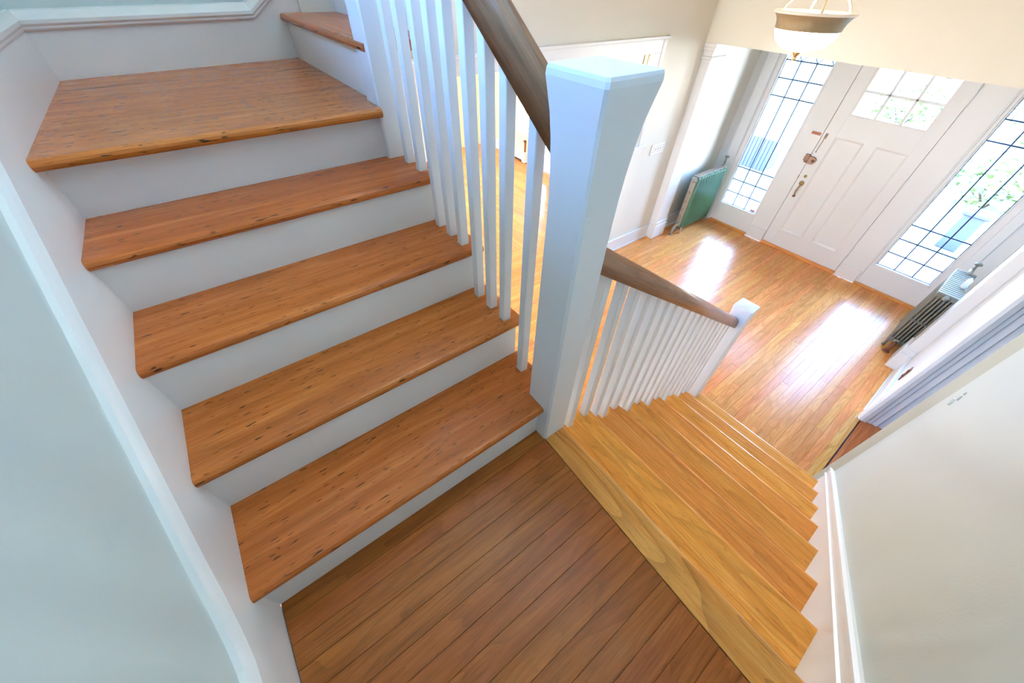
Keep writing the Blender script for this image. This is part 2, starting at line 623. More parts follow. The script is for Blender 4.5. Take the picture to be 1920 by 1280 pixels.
YV = YW - 0.014
wl = multi_box('wall_left', [((-2.6, YV - 0.12, -0.4), (1.12, YV, 2.0)), ((-2.6, YV - 0.12, 3.4), (1.12, YV, 4.0)),
                             ((-2.6, YV - 0.12, 2.0), (-1.3, YV, 3.4)), ((0.2, YV - 0.12, 2.0), (1.12, YV, 3.4))], M['wall'], bevel=0)
tag(wl, 'pale painted wall climbing along the upper flight on the left', 'wall', kind='structure')
wr = tag(prism('wall_right', [(YW - 0.12, ZF), (1.93, ZF), (1.93, 4.0), (YW - 0.12, 4.0)], 0, XR, XR + 0.14, M['wall']),
         'pale plaster wall on the right of the lower flight', 'wall', kind='structure')
wall('wall_right', (XR, 1.93, 0.62), (XR + 0.14, 3.1, 1.7), M['wall'], 'plaster wall above the doorway on the right of the hall')
wall('wall_right', (XR, 3.10, ZF), (XR + 0.14, YD + 0.1, 1.7), M['trim'], 'white wall between the side doorway and the front door wall')
we = tag(prism('wall_end', [(XE0 + 0.003, YW - 0.03), (XE0, YW), (XE1, -0.05), (XE1 - 0.04, 0.3), (XE1 - 0.04, 0.55), (XE1 - 0.2, 0.55), (XE1 - 0.2, YW - 0.03)],
               2, 0.3, 1.72, M['wall']), 'blue-lit wall behind the upper quarter landing', 'wall', kind='structure')
tag(prism('wall_end', [(XE0 + 0.003, YW - 0.03), (XE0, YW), (XE1, -0.05), (XE1 - 0.04, 0.3), (XE1 - 0.04, 3.0), (XE1 - 0.2, 3.0), (XE1 - 0.2, YW - 0.03)],
          2, 1.72, 4.0, M['wall']), 'upper part of the end wall above the hall ceiling', 'wall', kind='structure')
# hall wall with the wide cased opening: header, pier, low wall
wo = tag(multi_box('wall_opening', [((XL - 0.14, 0.62, 0.757), (XL, YD + 0.1, 1.7)),
                                   ((XL - 0.14, 3.07, ZF), (XL, YD + 0.1, 0.757)),
                                   ((XL - 0.14, 2.62, ZF), (XL, 3.07, -0.09)),
                                   ((XL - 0.14, 0.0, ZF), (XL, 0.62, 1.7))], M['hall_wall'], bevel=0),
         'cream hall wall on the left with a wide cased opening to the living room', 'wall', kind='structure')
wh = wall('wall_header', (XL, YH, 0.800), (XR + 0.14, 4.24, 1.7), M['hall_wall'], 'cream wall above the entry with the bowl lamp hanging before it')
# front wall around the door
wf = tag(multi_box('wall_front', [((XL - 0.14, YD, ZF), (-2.124, YD + 0.14, 1.7)), ((0.86, YD, ZF), (XR + 0.14, YD + 0.14, 1.7)),
                                 ((-2.124, YD, 0.84), (0.86, YD + 0.14, 1.7))], M['trim'], bevel=0),
         'white front wall around the entry door and its two sidelights', 'wall', kind='structure')
# ceilings and walls out of view
tag(box('ceiling', (XL - 0.14, 0.30, 1.70), (XR + 0.14, YD + 0.14, 1.80), M['ceiling'], bevel=0), 'ceiling of the entry hall', 'ceiling', kind='structure')
tag(box('ceiling', (-2.7, YW - 0.12, 4.0), (XR + 0.14, 3.1, 4.1), M['ceiling'], bevel=0), 'ceiling over the stairwell', 'ceiling', kind='structure')
wall('wall_upper', (-1.05, 0.30, 1.80), (XR + 0.14, 0.40, 4.0), M['wall'], 'upper stairwell wall over the lower flight')
wall('wall_upper', (-2.7, 3.0, 1.80), (-1.0, 3.1, 4.0), M['wall'], 'end wall of the upper hallway')
wall('wall_upper', (-1.05, 0.40, 1.80), (-0.95, 3.0, 4.0), M['wall'], 'side wall of the upper hallway')
# living room shell
wall('wall_far', (-7.14, 4.30, ZF), (-5.76, 4.42, 1.2), M['living_wall'], 'yellow cream living room wall left of the far window')
wall('wall_far', (-5.76, 4.30, ZF), (-5.28, 4.42, -0.86), M['living_wall'], 'yellow cream living room wall below the far window')
wall('wall_far', (-5.28, 4.30, ZF), (-5.22, 4.42, 1.2), M['living_wall'], 'yellow cream strip between the far window and the glazed door')
wall('wall_far', (-4.66, 4.30, ZF), (XL - 0.14, 4.42, 1.2), M['living_wall'], 'yellow cream living room wall right of the glazed door')
wall('wall_far', (-5.76, 4.30, 0.60), (-4.66, 4.42, 1.2), M['living_wall'], 'yellow cream living room wall above the far window and door')
tag(box('ceiling', (-7.14, -0.4, 1.2), (XL - 0.14, 4.42, 1.3), M['ceiling'], bevel=0), 'ceiling of the living room', 'ceiling', kind='structure')
tag(multi_box('wall_living', [((-7.14, -0.5, ZF), (-5.8, -0.4, 1.3)), ((-4.4, -0.5, ZF), (XL - 0.14, -0.4, 1.3)), ((-5.8, -0.5, ZF), (-4.4, -0.4, -0.35)), ((-5.8, -0.5, 0.55), (-4.4, -0.4, 1.3))],
              M['living_wall'], bevel=0), 'near living room wall with an added unseen opening that lights the far wall', 'wall', kind='structure')  # unseen opening added so daylight reaches the far wall
tag(multi_box('wall_living', [((-7.14, -0.4, ZF), (-7.0, 0.8, 1.2)), ((-7.14, 1.6, ZF), (-7.0, 4.3, 1.2)), ((-7.14, 0.8, ZF), (-7.0, 1.6, -0.5)), ((-7.14, 0.8, 0.3), (-7.0, 1.6, 1.2))],
              M['living_wall'], bevel=0), 'living room side wall with an added unseen opening that brightens the room', 'wall', kind='structure')  # hidden wall; its opening is added to brighten the living room
# side room shell
tag(multi_box('wall_side_room', [((2.5, 1.1, ZF), (2.62, 3.7, 1.2)), ((1.14, 1.1, ZF), (2.5, 1.2, 1.2)), ((1.14, 3.6, ZF), (2.5, 3.7, 1.2))], M['wall'], bevel=0),
    'walls of the small room beyond the right doorway', 'wall', kind='structure')
tag(box('ceiling', (1.0, 1.1, 1.2), (2.62, 3.7, 1.3), M['ceiling'], bevel=0), 'ceiling of the small side room', 'ceiling', kind='structure')

# ------------------------------------------------------------------ skirting along the stairs
CAP = [(-0.0059, 0.0), (0.016, 0.0), (0.022, 0.006), (0.022, 0.012), (0.030, 0.020), (0.030, 0.032), (0.020, 0.046), (0.010, 0.058), (-0.0059, 0.062)]
capL = [(1.0, 0.195), (0.24, 0.195), (0.17, 0.200), (0.11, 0.216), (0.05, 0.248), (-0.02, 0.297), (-0.106, 0.365), (-0.39, 0.572), (-0.672, 0.780), (-1.085, 1.085), (XE0, 1.085)]
def strip(name, top, low, axis, a0, a1, mat, parent=None):
    """board between two polylines of equal length"""
    def mk(p, a):
        return Vector((p[0], a, p[1])) if axis == 1 else Vector((a, p[0], p[1]))
    o = mk(top[0], a0)
    bm = bmesh.new()
    rows = [[bm.verts.new(mk(p, a) - o) for p in q] for q, a in ((top, a0), (top, a1), (low, a1), (low, a0))]
    n = len(top)
    for r in range(4):
        p, q = rows[r], rows[(r + 1) % 4]
        for i in range(n - 1):
            bm.faces.new([p[i], p[i + 1], q[i + 1], q[i]])
    for i in (0, n - 1):
        bm.faces.new([rows[r][i] for r in range(4)])
    return bm_obj(name, bm, mat, parent, o)


lowL = [(a, b_ - 0.42 if a < -0.2 else -0.05) for a, b_ in capL]
bl = tag(strip('baseboard_left', capL, lowL, 1, YV, YW, M['trim']),
         'white skirting board stepping up the left wall beside the upper treads', 'baseboard', kind='structure')
sweep('cap_molding', [(a, YV + 0.006, b_) for a, b_ in capL], [(p * 0.62 if p > 0 else p, q) for p, q in CAP], (0, 1, 0), M['trim'], bl)
capR = [(-1.06, 0.200), (-0.20, 0.200), (2.03, -1.322)]
br = tag(prism('baseboard_right', [(YW + 0.02, 0.2), (-0.2, 0.2), (1.93, -1.255), (1.93, ZF), (1.55, ZF), (YW + 0.02, -0.2)], 0, XR - 0.014, XR, M['trim']),
         'white skirting board sloping down the right wall beside the lower treads', 'baseboard', kind='structure')
sweep('cap_molding', [(XR - 0.006, a, b_) for a, b_ in [(1.965, -1.278), (-0.20, 0.200), (-1.06, 0.200)]],
      [(-0.0059, 0.0), (0.006, 0.0), (0.013, 0.004), (0.013, 0.009), (0.005, 0.013), (0.004, 0.018), (0.007, 0.034), (0.005, 0.050), (0.006, 0.054), (0.014, 0.058), (0.013, 0.064), (0.004, 0.070), (-0.0059, 0.071)], (-1, 0, 0), M['trim'], br)
EN = Vector((1.0, 0.1187, 0.0)).normalized()
be = tag(prism('baseboard_end', [(YW, 0.88), (-0.22, 0.88), (0.3, 1.05), (0.3, 1.42), (-0.215, 1.098), (YW, 1.098)], 0, 0, 0.014, M['trim']),
         'blue-lit white skirting on the end wall of the upper landing', 'baseboard', kind='structure')
be.location = (XE0 - 0.002 + 0.0014, YW - 0.012, 0.88)
be.rotation_euler = (0, 0, math.atan2(0.12, 1.014))
sweep('cap_molding', [(XE0 + 0.008, YW, 1.085), (XE0 + 0.008 - 0.1187 * (YW * -1 - 0.235), -0.235, 1.092), (XE1 - 0.045, 0.3, 1.44)][::-1],
      [(-a, b_) for a, b_ in CAP][::-1], -EN, M['trim'], None)
cm = bpy.data.objects['cap_molding.002']
wl_ = cm.location.copy()
cm.parent = be
cm.matrix_parent_inverse = (Matrix.Translation(be.location) @ Matrix.Rotation(be.rotation_euler.z, 4, 'Z')).inverted()

# ------------------------------------------------------------------ upper flight
up = empty('staircase', (-0.55, -0.55, 0), 'upper flight of five worn reddish treads with white risers', 'stairs')
RX = [-0.052, -0.313, -0.572, -0.848, -1.113]
NX = [-0.026, -0.297, -0.558, -0.824, -1.046]
BK = RX[1:] + [XE1 - 0.02]
YE = [-0.006, 0.006, 0.006, 0.006, -0.1055]
for k in range(5):
    y0, y1 = YW - 0.004, YE[k]
    if k == 4:
        # quarter landing: three boards and the nosing board
        z = 5 * R1
        b0 = NX[4] - 0.13
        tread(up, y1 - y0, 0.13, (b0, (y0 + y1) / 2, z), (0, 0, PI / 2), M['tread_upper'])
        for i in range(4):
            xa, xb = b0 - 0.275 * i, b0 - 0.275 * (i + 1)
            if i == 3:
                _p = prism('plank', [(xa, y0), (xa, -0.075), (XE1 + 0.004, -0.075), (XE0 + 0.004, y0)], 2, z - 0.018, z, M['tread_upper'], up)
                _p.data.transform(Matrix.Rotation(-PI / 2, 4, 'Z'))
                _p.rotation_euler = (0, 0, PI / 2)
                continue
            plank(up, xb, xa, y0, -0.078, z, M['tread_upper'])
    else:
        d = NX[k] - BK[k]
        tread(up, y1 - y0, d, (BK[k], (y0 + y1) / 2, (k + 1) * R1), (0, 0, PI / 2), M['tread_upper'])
    yr = -0.018 if k < 4 else -0.10
    box('riser', (RX[k] - 0.018, YW - 0.004, k * R1), (RX[k], yr, (k + 1) * R1 - 0.0325), M['trim'], up, bevel=0.0)
# apron under the nose of each step hides the side of the flight
st = [(-0.07, -0.02), (-0.07, 0.15)]
for k in range(1, 5):
    st += [(RX[k] - 0.018, k * R1 - 0.034), (RX[k] - 0.018, (k + 1) * R1 - 0.034)]
st += [(-1.14, 5 * R1 - 0.034), (-2.0, 5 * R1 - 0.034), (-2.0, ZF), (-0.07, ZF)]
prism('stringer', st, 1, -0.045, -0.022, M['trim'], up)

# flight above the quarter landing: two steps seen past the newel
up2 = empty('staircase', (-1.7, 0.1, 5 * R1), 'topmost visible step above the quarter landing with blue-lit riser', 'stairs')
for k in range(2):
    ya = -0.085 + 0.26 * k
    box('riser', (XE1 + 0.012, ya, (5 + k) * R1), (-1.13, ya + 0.018, (6 + k) * R1 - 0.0325), M['trim'], up2, bevel=0)
    tread(up2, -1.10 - (XE1 + 0.008), 0.288, (( -1.10 + XE1 + 0.008) / 2, ya + 0.262, (6 + k) * R1), (0, 0, 0), M['tread_upper'])

# ------------------------------------------------------------------ lower flight
low = empty('staircase', (0.45, 0.9, ZF), 'lower flight of seven golden oak treads running down to the hall', 'stairs')
NY = [0.265, 0.534, 0.806, 1.076, 1.346, 1.613, 1.880]
for k in range(1, 8):
    yn = NY[k - 1]
    yb = (NY[k - 2] if k > 1 else 0.0) - 0.032
    z = -k * R2
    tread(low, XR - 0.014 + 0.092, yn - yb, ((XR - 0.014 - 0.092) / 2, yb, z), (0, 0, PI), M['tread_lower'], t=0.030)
    box('riser', (-0.075, yn - 0.034, z - R2 + 0.0), (XR - 0.014, yn - 0.016, z - 0.0305), M['trim'], low, bevel=0)
st = [(-0.02, -0.2)]
for k in range(1, 8):
    st += [(NY[k - 1] - 0.034, -k * R2 - 0.031), (NY[k - 1] - 0.034, -(k + 1) * R2 - 0.031)]
st[-1] = (NY[6] - 0.034, ZF)
st += [(-0.02, ZF)]
prism('stringer', st, 0, -0.078, -0.055, M['trim'], low)

# ------------------------------------------------------------------ newels, balusters, rails
def newel(parent, cx, cy, hx, hy, z0, ztop, flare, mat, dome=0.012, seams=True, corners=None):
    prof = [(z0, 0), (ztop - 0.30, 0), (ztop - 0.24, 0.03), (ztop - 0.18, 0.12), (ztop - 0.12, 0.30), (ztop - 0.075, 0.52), (ztop - 0.040, 0.80), (ztop - 0.016, 1.0), (ztop - 0.006, 0.97), (ztop, 0.88)]
    bm = bmesh.new()
    rings = []
    for z, f in prof:
        ax, ay = hx + flare * f, hy + flare * f
        c = 0.006
        ring = []
        for sx, sy, first in ((-1, -1, 'y'), (1, -1, 'x'), (1, 1, 'y'), (-1, 1, 'x')):
            if first == 'y':
                ring += [bm.verts.new((sx * ax, sy * (ay - c), z - z0)), bm.verts.new((sx * (ax - c), sy * ay, z - z0))]
            else:
                ring += [bm.verts.new((sx * (ax - c), sy * ay, z - z0)), bm.verts.new((sx * ax, sy * (ay - c), z - z0))]
        rings.append(ring)
    n = 8
    for r0, r1 in zip(rings[:-1], rings[1:]):
        for k in range(n):
            bm.faces.new([r0[k], r0[(k + 1) % n], r1[(k + 1) % n], r1[k]])
    bm.faces.new(rings[0][::-1])
    top = bm.verts.new((0, 0, ztop + dome - z0))
    for k in range(n):
        bm.faces.new([rings[-1][k], rings[-1][(k + 1) % n], top])
    nw = bm_obj('newel_post', bm, mat, parent, (cx, cy, z0))
    return nw


def rail_profile(w, h):
    p = [(-w * 0.5, 0.0), (w * 0.5, 0.0)]
    for k in range(9):
        a = PI * k / 8
        p.append((math.cos(a) * w * 0.5 * (1.0 if 1 < k < 7 else 1.0), h * 0.62 + math.sin(a) * h * 0.38))
    return p


def rail(parent, a, b_, w, h, side, mat):
    """straight rail; a, b_ = bottom centre points; local x runs along the rail"""
    a, b_ = Vector(a), Vector(b_)
    d = b_ - a
    L_ = d.length
    t = d.normalized()
    s = Vector(side).normalized()
    u = s.cross(t)
    if u.z < 0:
        u = -u
        s = -s
    prof = rail_profile(w, h)
    bm = bmesh.new()
    A = [bm.verts.new((0, p, q)) for p, q in prof]
    B = [bm.verts.new((L_, p, q)) for p, q in prof]
    n = len(prof)
    bm.faces.new(A[::-1])
    bm.faces.new(B)
    fs = []
    for k in range(n):
        f = bm.faces.new([A[k], A[(k + 1) % n], B[(k + 1) % n], B[k]])
        f.smooth = k >= 1
    bmesh.ops.recalc_face_normals(bm, faces=bm.faces)
    me = bpy.data.meshes.new('handrail')
    bm.to_mesh(me)
    bm.free()
    o = link('handrail', me, mat, parent, a)
    mtx = Matrix((t, s, u)).transposed()
    o.rotation_euler = mtx.to_euler()
    return o


def sheared_baluster(parent, x0, x1, y0, y1, z0, zt, mat):
    """zt: function (x, y) -> top height, so the head is cut to the rail"""
    c = ((x0 + x1) / 2, (y0 + y1) / 2, z0)
    ch = 0.0022
    bm = bmesh.new()
    vs = bm_box(bm, (x0 - c[0], y0 - c[1], 0), (x1 - c[0], y1 - c[1], 1.0))
    es = [e for e in bm.edges if abs(e.verts[0].co.z - e.verts[1].co.z) > 0.5]
    bmesh.ops.bevel(bm, geom=es, offset=ch, segments=1, affect='EDGES')
    for v in bm.verts:
        if v.co.z > 0.5:
            v.co.z = zt(v.co.x + c[0], v.co.y + c[1]) - z0
    return bm_obj('baluster', bm, mat, parent, c)


SL1 = 0.680
ub = empty('balustrade', (-0.06, -0.05, 0.0), 'upper white balustrade with flared newel post and dark brown handrail', 'railing')
newel(ub, -0.0585, -0.0455, 0.0585, 0.0555, -0.30, 1.182, 0.020, M['newel'])
box('seam_board', (-0.0015, -0.094, -0.001), (0.0012, -0.078, 0.93), M['newel'], ub, bevel=0.0005)
railz = lambda xx, yy: 1.004 - SL1 * (xx + 0.117) + 0.006
for xx, k in ((-0.212, 1), (-0.330, 2), (-0.418, 2), (-0.506, 2), (-0.606, 3), (-0.691, 3), (-0.781, 3), (-0.888, 4), (-0.992, 4)):
    sheared_baluster(ub, xx - 0.031, xx, -0.063, -0.031, k * R1, railz, M['newel'])
rail(ub, (-0.108, -0.050, 1.004 - SL1 * (-0.108 + 0.117)), (-1.10, -0.050, 1.004 + SL1 * (1.10 - 0.117)), 0.064, 0.074, (0, 1, 0), M['rail'])
newel(ub, -1.140, -0.050, 0.0590, 0.0545, 4 * R1, 2.05, 0.020, M['newel'])

SL2 = 0.680
lb = empty('balustrade', (-0.06, 1.0, ZF), 'lower white balustrade with close balusters and brown handrail above the hall', 'railing')
railz2 = lambda xx, yy: 0.711 - SL2 * (yy - 0.05) + 0.006
for i in range(20):
    ya = 0.106 if i == 0 else 0.209 + 0.0905 * (i - 1)
    if ya > 1.74:
        break
    k = 1
    while NY[k - 1] - 0.014 < ya + 0.030:
        k += 1
    sheared_baluster(lb, -0.080, -0.047, ya, ya + 0.032, -k * R2, railz2, M['newel'])
rail(lb, (-0.0635, -0.005, 0.711 + SL2 * 0.055), (-0.0635, 1.778, 0.711 - SL2 * (1.778 - 0.05)), 0.062, 0.070, (1, 0, 0), M['rail_light'])
newel(lb, -0.055, 1.834, 0.055, 0.050, -7 * R2, -0.292, 0.010, M['newel'], dome=0.004)

# ------------------------------------------------------------------ casing of the opening in the hall wall
tr = tag(box('trim_1', (XL, 0.55, 0.757), (XL + 0.022, 3.20, 0.862), M['trim'], bevel=0.003), 'white head casing over the wide opening to the living room', 'casing', kind='structure')
box('cap_molding', (XL, 0.50, 0.862), (XL + 0.034, 3.285, 0.884), M['trim'], tr)
box('side_casing', (XL, 3.07, -0.085), (XL + 0.022, 3.20, 0.757), M['trim'], tr)
box('back_band', (XL, 3.20, -0.085), (XL + 0.034, 3.24, 0.862), M['trim'], tr)
box('back_band', (XL, 3.24, -0.085), (XL + 0.020, 3.285, 0.884), M['hall_wall'], tr)
box('jamb_strip', (XL - 0.10, 3.045, -0.09), (XL - 0.06, 3.07, 0.757), M['trim'], tr)
box('jamb_strip', (XL - 0.05, 3.055, -0.09), (XL - 0.015, 3.07, 0.757), M['living_wall'], tr)
box('sill', (XL - 0.16, 2.58, -0.110), (XL + 0.045, 3.33, -0.085), M['trim'], tr, bevel=0.006, seg=2)
box('apron', (XL, 2.62, -0.165), (XL + 0.022, 3.30, -0.110), M['trim'], tr, bevel=0.004)


def baseboard(name, lo, hi, face, label):
    """lo/hi of the flat board; cap proud along `face` axis sign"""
    b_ = tag(box(name, lo, hi, M['trim'], bevel=0.002), label, 'baseboard', kind='structure')
    ax, sg = face
    l2, h2 = list(lo), list(hi)
    l2[2], h2[2] = hi[2], hi[2] + 0.022
    if sg > 0:
        h2[ax] += 0.008
    else:
        l2[ax] -= 0.008
    box('cap_molding', l2, h2, M['trim'], b_, bevel=0.004, seg=2)
    l3, h3 = list(lo), list(hi)
    h3[2] = lo[2] + 0.022
    if sg > 0:
        l3[ax] = hi[ax]
        h3[ax] = hi[ax] + 0.010
    else:
        h3[ax] = lo[ax]
        l3[ax] = lo[ax] - 0.010
    box('shoe_molding', l3, h3, M['trim'], b_, bevel=0.005, seg=2)
    return b_


baseboard('baseboard_hall', (XL, 2.62, ZF), (XL + 0.014, 3.968, ZF + 0.17), (0, 1), 'white baseboard under the low wall of the living room opening')
baseboard('baseboard_alcove', (XL, 4.255, ZF), (XL + 0.014, YD, ZF + 0.17), (0, 1), 'white baseboard behind the green radiator')
baseboard('baseboard_hall', (XR - 0.016, 3.115, ZF), (XR, 3.932, ZF + 0.17), (0, -1), 'white baseboard right of the side doorway')
baseboard('baseboard_alcove', (XR - 0.016, 4.2, ZF), (XR, YD, ZF + 0.17), (0, -1), 'white baseboard behind the grey radiator')
baseboard('baseboard_living', (-7.0, 4.284, ZF), (-6.3, 4.30, ZF + 0.16), (1, -1), 'white baseboard of the far living room wall')


def pilaster(x0, x1, y0, y1, label, inward):
    p = empty('pilaster', ((x0 + x1) / 2, (y0 + y1) / 2, ZF), label, 'pilaster', kind='structure')
    p.name = 'trim_2' if inward > 0 else 'trim_3'
    e = 0.014
    box('shaft', (x0, y0, ZF + 0.26), (x1, y1, 0.66), M['trim'], p, bevel=0.004)
    bx = (x0, x1 + e) if inward > 0 else (x0 - e, x1)
    box('base_block', (bx[0], y0 - e, ZF), (bx[1], y1 + e, ZF + 0.20), M['trim'], p, bevel=0.004)
    box('base_molding', (bx[0], y0 - e * 0.6, ZF + 0.20), (bx[1], y1 + e * 0.6, ZF + 0.26), M['trim'], p, bevel=0.010, seg=3)
    for z0, z1, q in ((0.66, 0.685, 0.018), (0.685, 0.735, 0.008), (0.735, 0.765, 0.024), (0.765, 0.80, 0.036)):
        bq = (x0, x1 + q) if inward > 0 else (x0 - q, x1)
        box('capital', (bq[0], y0 - q, z0), (bq[1], y1 + q, z1), M['trim'], p, bevel=0.005, seg=2)
    return p


pilaster(XL, -2.128, 3.984, 4.236, 'white pilaster at the left of the entry beside the green radiator', 1)
pilaster(0.909, XR, 3.948, 4.19, 'white pilaster at the right of the entry beside the grey radiator', -1)

# ------------------------------------------------------------------ side doorway in the right wall
dw = empty('trim_4', (XR, 2.5, ZF), 'white moulded casing of the doorway at the foot of the right wall', 'casing', kind='structure')
# near casing: a slope that turns away from the entry, then a rounded edge; darker grey-green than the far casing
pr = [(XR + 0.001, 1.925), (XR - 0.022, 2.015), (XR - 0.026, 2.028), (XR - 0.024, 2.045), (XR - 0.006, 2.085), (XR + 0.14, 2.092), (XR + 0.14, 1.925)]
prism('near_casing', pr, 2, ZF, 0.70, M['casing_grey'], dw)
# far jamb with stepped mouldings
pr = [(XR + 0.16, 3.055), (XR + 0.16, 3.02), (XR + 0.125, 3.02), (XR + 0.115, 3.005), (XR + 0.080, 3.005), (XR + 0.070, 2.992), (XR + 0.050, 2.992),
      (XR + 0.040, 2.975), (XR + 0.012, 2.966), (XR - 0.010, 2.968), (XR - 0.024, 2.985), (XR - 0.026, 3.055), (XR - 0.018, 3.070), (XR - 0.018, 3.112), (XR, 3.112), (XR, 3.055)]
prism('far_casing', pr, 2, ZF, 0.66, M['trim'], dw)
box('head_casing', (XR - 0.026, 1.95, 0.62), (XR + 0.16, 3.11, 0.74), M['trim'], dw)
box('threshold_gap', (1.0, 2.09, ZF - 0.015), (1.012, 2.97, ZF - 0.006), M['joint'], dw, bevel=0)
op = empty('outlet_plate', (XR - 0.004, 3.42, -1.13), 'dark metal outlet plate low on the white wall right of the doorway', 'outlet')
box('cover', (XR - 0.008, 3.385, -1.205), (XR - 0.0005, 3.455, -1.065), M['copper'], op, bevel=0.003)
for zc in (-1.165, -1.105):
    lathe('socket', [(0.016, 0), (0.016, -0.004), (0.001, -0.005)], (XR - 0.008, 3.42, zc), M['bronze'], op, seg=12, axis='X')
lathe('screw', [(0.004, 0), (0.004, -0.003), (0.0005, -0.004)], (XR - 0.008, 3.42, -1.135), M['brass'], op, seg=8, axis='X')
# the chipped spot near the doorway edge of the right wall
bm = bmesh.new()
for (yy, zz, a, l) in ((1.80, -0.185, 0.35, 0.055), (1.775, -0.135, 0.9, 0.030), (1.79, -0.108, -0.2, 0.024)):
    c, s = math.cos(a), math.sin(a)
    w = l * 0.34
    pts = [(-l / 2, 0), (-l / 4, -w), (l / 4, -w * 0.8), (l / 2, w * 0.2), (l / 6, w), (-l / 3, w * 0.7)]
    A = [bm.verts.new((-0.0008, p * c - q * s + yy - 1.79, p * s + q * c + zz + 0.14)) for p, q in pts]
    B = [bm.verts.new((-0.0060, (p * c - q * s) * 0.8 + yy - 1.79 - 0.003, (p * s + q * c) * 0.8 + zz + 0.14)) for p, q in pts]
    bm.faces.new(B)
    for i in range(6):
        bm.faces.new([A[i], A[(i + 1) % 6], B[(i + 1) % 6], B[i]])
chip = bm_obj('paint_chip', bm, M['casing_grey'], wr, (XR, 1.79, -0.14))

# ------------------------------------------------------------------ switch plate
sw = empty('switch_plate', (XL + 0.004, 3.64, -0.19), 'white five gang switch plate on the cream wall by the opening', 'switch')
box('cover', (XL + 0.0005, 3.51, -0.245), (XL + 0.008, 3.765, -0.130), M['plate'], sw, bevel=0.003)
for i in range(5):
    yy = 3.5455 + i * 0.046
    box('toggle', (XL + 0.008, yy - 0.005, -0.198), (XL + 0.018, yy + 0.005, -0.178), M['plate'], sw, bevel=0.002)
    for zz in (-0.160, -0.216):
        lathe('screw', [(0.0045, 0), (0.0045, 0.0015), (0.0005, 0.002)], (XL + 0.008, yy, zz), M['slot'], sw, seg=6, axis='X')

# ------------------------------------------------------------------ entry: sidelights
ROWS = [-1.155, -0.983, -0.809, -0.634, 0.246, 0.427, 0.606, 0.790]


def sidelight(name, xs, fl, fr, label, rails_mat, sticker=False):
    w = empty(name, ((xs[0] + xs[3]) / 2, YD, ZF), label, 'window', kind='structure')
    zb, zt = ROWS[0], ROWS[-1]
    yp = YD + 0.030
    # frame: bottom panel, stiles, top, beads
    box('bottom_panel', (fl, YD, ZF + 0.03), (fr, YD + 0.05, zb - 0.028), M['door'], w, bevel=0.002)
    box('stile', (fl, YD, zb - 0.028), (xs[0] - 0.014, YD + 0.05, 0.84), M['door'], w, bevel=0.002)
    box('stile', (xs[3] + 0.014, YD, zb - 0.028), (fr, YD + 0.05, 0.84), M['door'], w, bevel=0.002)
    box('top_rail', (xs[0] - 0.014, YD, zt + 0.014), (xs[3] + 0.014, YD + 0.05, 0.84), M['door'], w, bevel=0.002)
    box('glazing_bead', (xs[0] - 0.014, YD - 0.004, zb - 0.028), (xs[3] + 0.014, YD + 0.05, zb), M['trim'], w, bevel=0.006, seg=2)
    box('glazing_bead', (xs[0] - 0.014, YD + 0.004, zb), (xs[0], YD + 0.05, zt + 0.014), M['trim'], w, bevel=0.004)
    box('glazing_bead', (xs[3], YD + 0.004, zb), (xs[3] + 0.014, YD + 0.05, zt + 0.014), M['trim'], w, bevel=0.004)
    cw = 0.0062
    # panes
    for j in range(6):
        for i in range(3):
            p = box('pane', (xs[i] + cw * 0.5, yp - 0.0015, ROWS[j] + cw * 0.5), (xs[i + 1] - cw * 0.5, yp + 0.0015, ROWS[j + 1] - cw * 0.5), M['glass'], w, bevel=0)
    za = 0.712
    for i in range(3):
        xa, xb = xs[i], xs[i + 1]
        xm = (xa + xb) / 2
        prism('pane', [(xa + 0.004, ROWS[6] + 0.002), (xb - 0.004, ROWS[6] + 0.002), (xm, za - 0.003)], 1, yp - 0.0015, yp + 0.0015, M['glass'], w)
    for i in range(4):
        pts = [(xs[i], ROWS[6] + 0.004)]
        if i < 3:
            pts += [((xs[i] + xs[i + 1]) / 2 - 0.002, za), ((xs[i] + xs[i + 1]) / 2 - 0.002, zt)]
        else:
            pts += [(xs[i] - 0.001, zt)]
        if i > 0:
            pts += [((xs[i] + xs[i - 1]) / 2 + 0.002, zt), ((xs[i] + xs[i - 1]) / 2 + 0.002, za)]
        else:
            pts += [(xs[i] + 0.001, zt)]
        prism('pane', pts, 1, yp - 0.0015, yp + 0.0015, M['glass'], w)
    # lead cames
    for xx in xs:
        box('lead_came', (xx - cw, yp - 0.004, zb), (xx + cw, yp + 0.004, ROWS[6]), M['lead'], w, bevel=0.001)
    for zz in ROWS[1:7]:
        box('lead_came', (xs[0], yp - 0.0045, zz - cw), (xs[3], yp + 0.0045, zz + cw), M['lead'], w, bevel=0.001)
    box('lead_came', (xs[0], yp - 0.0045, zb), (xs[3], yp + 0.0045, zb + cw), M['lead'], w, bevel=0.001)
    for i in range(3):
        xm = (xs[i] + xs[i + 1]) / 2
        for xa in (xs[i], xs[i + 1]):
            tube('lead_came', [(xa, yp, ROWS[6]), (xm, yp, za)], 0.0048, M['lead'], w, seg=6)
        tube('lead_came', [(xm, yp, za), (xm, yp, zt)], 0.0048, M['lead'], w, seg=6)
    if sticker:
        s = box('sticker', (xs[3] - 0.088, yp - 0.0046, -1.146), (xs[3] - 0.012, yp - 0.0036, -1.112), M['sticker'], w, bevel=0)
        box('sticker_print', (xs[3] - 0.078, yp - 0.0054, -1.137), (xs[3] - 0.022, yp - 0.0046, -1.121), M['sticker_red'], s, bevel=0)
    return w


s1 = sidelight('window_1', [-1.916, -1.741, -1.562, -1.389], -1.99, -1.362, 'tall leaded sidelight left of the white front door', M['door'], True)
s2 = sidelight('window_2', [0.188, 0.365, 0.545, 0.717], 0.145, 0.79, 'tall leaded sidelight right of the white front door', M['door'])
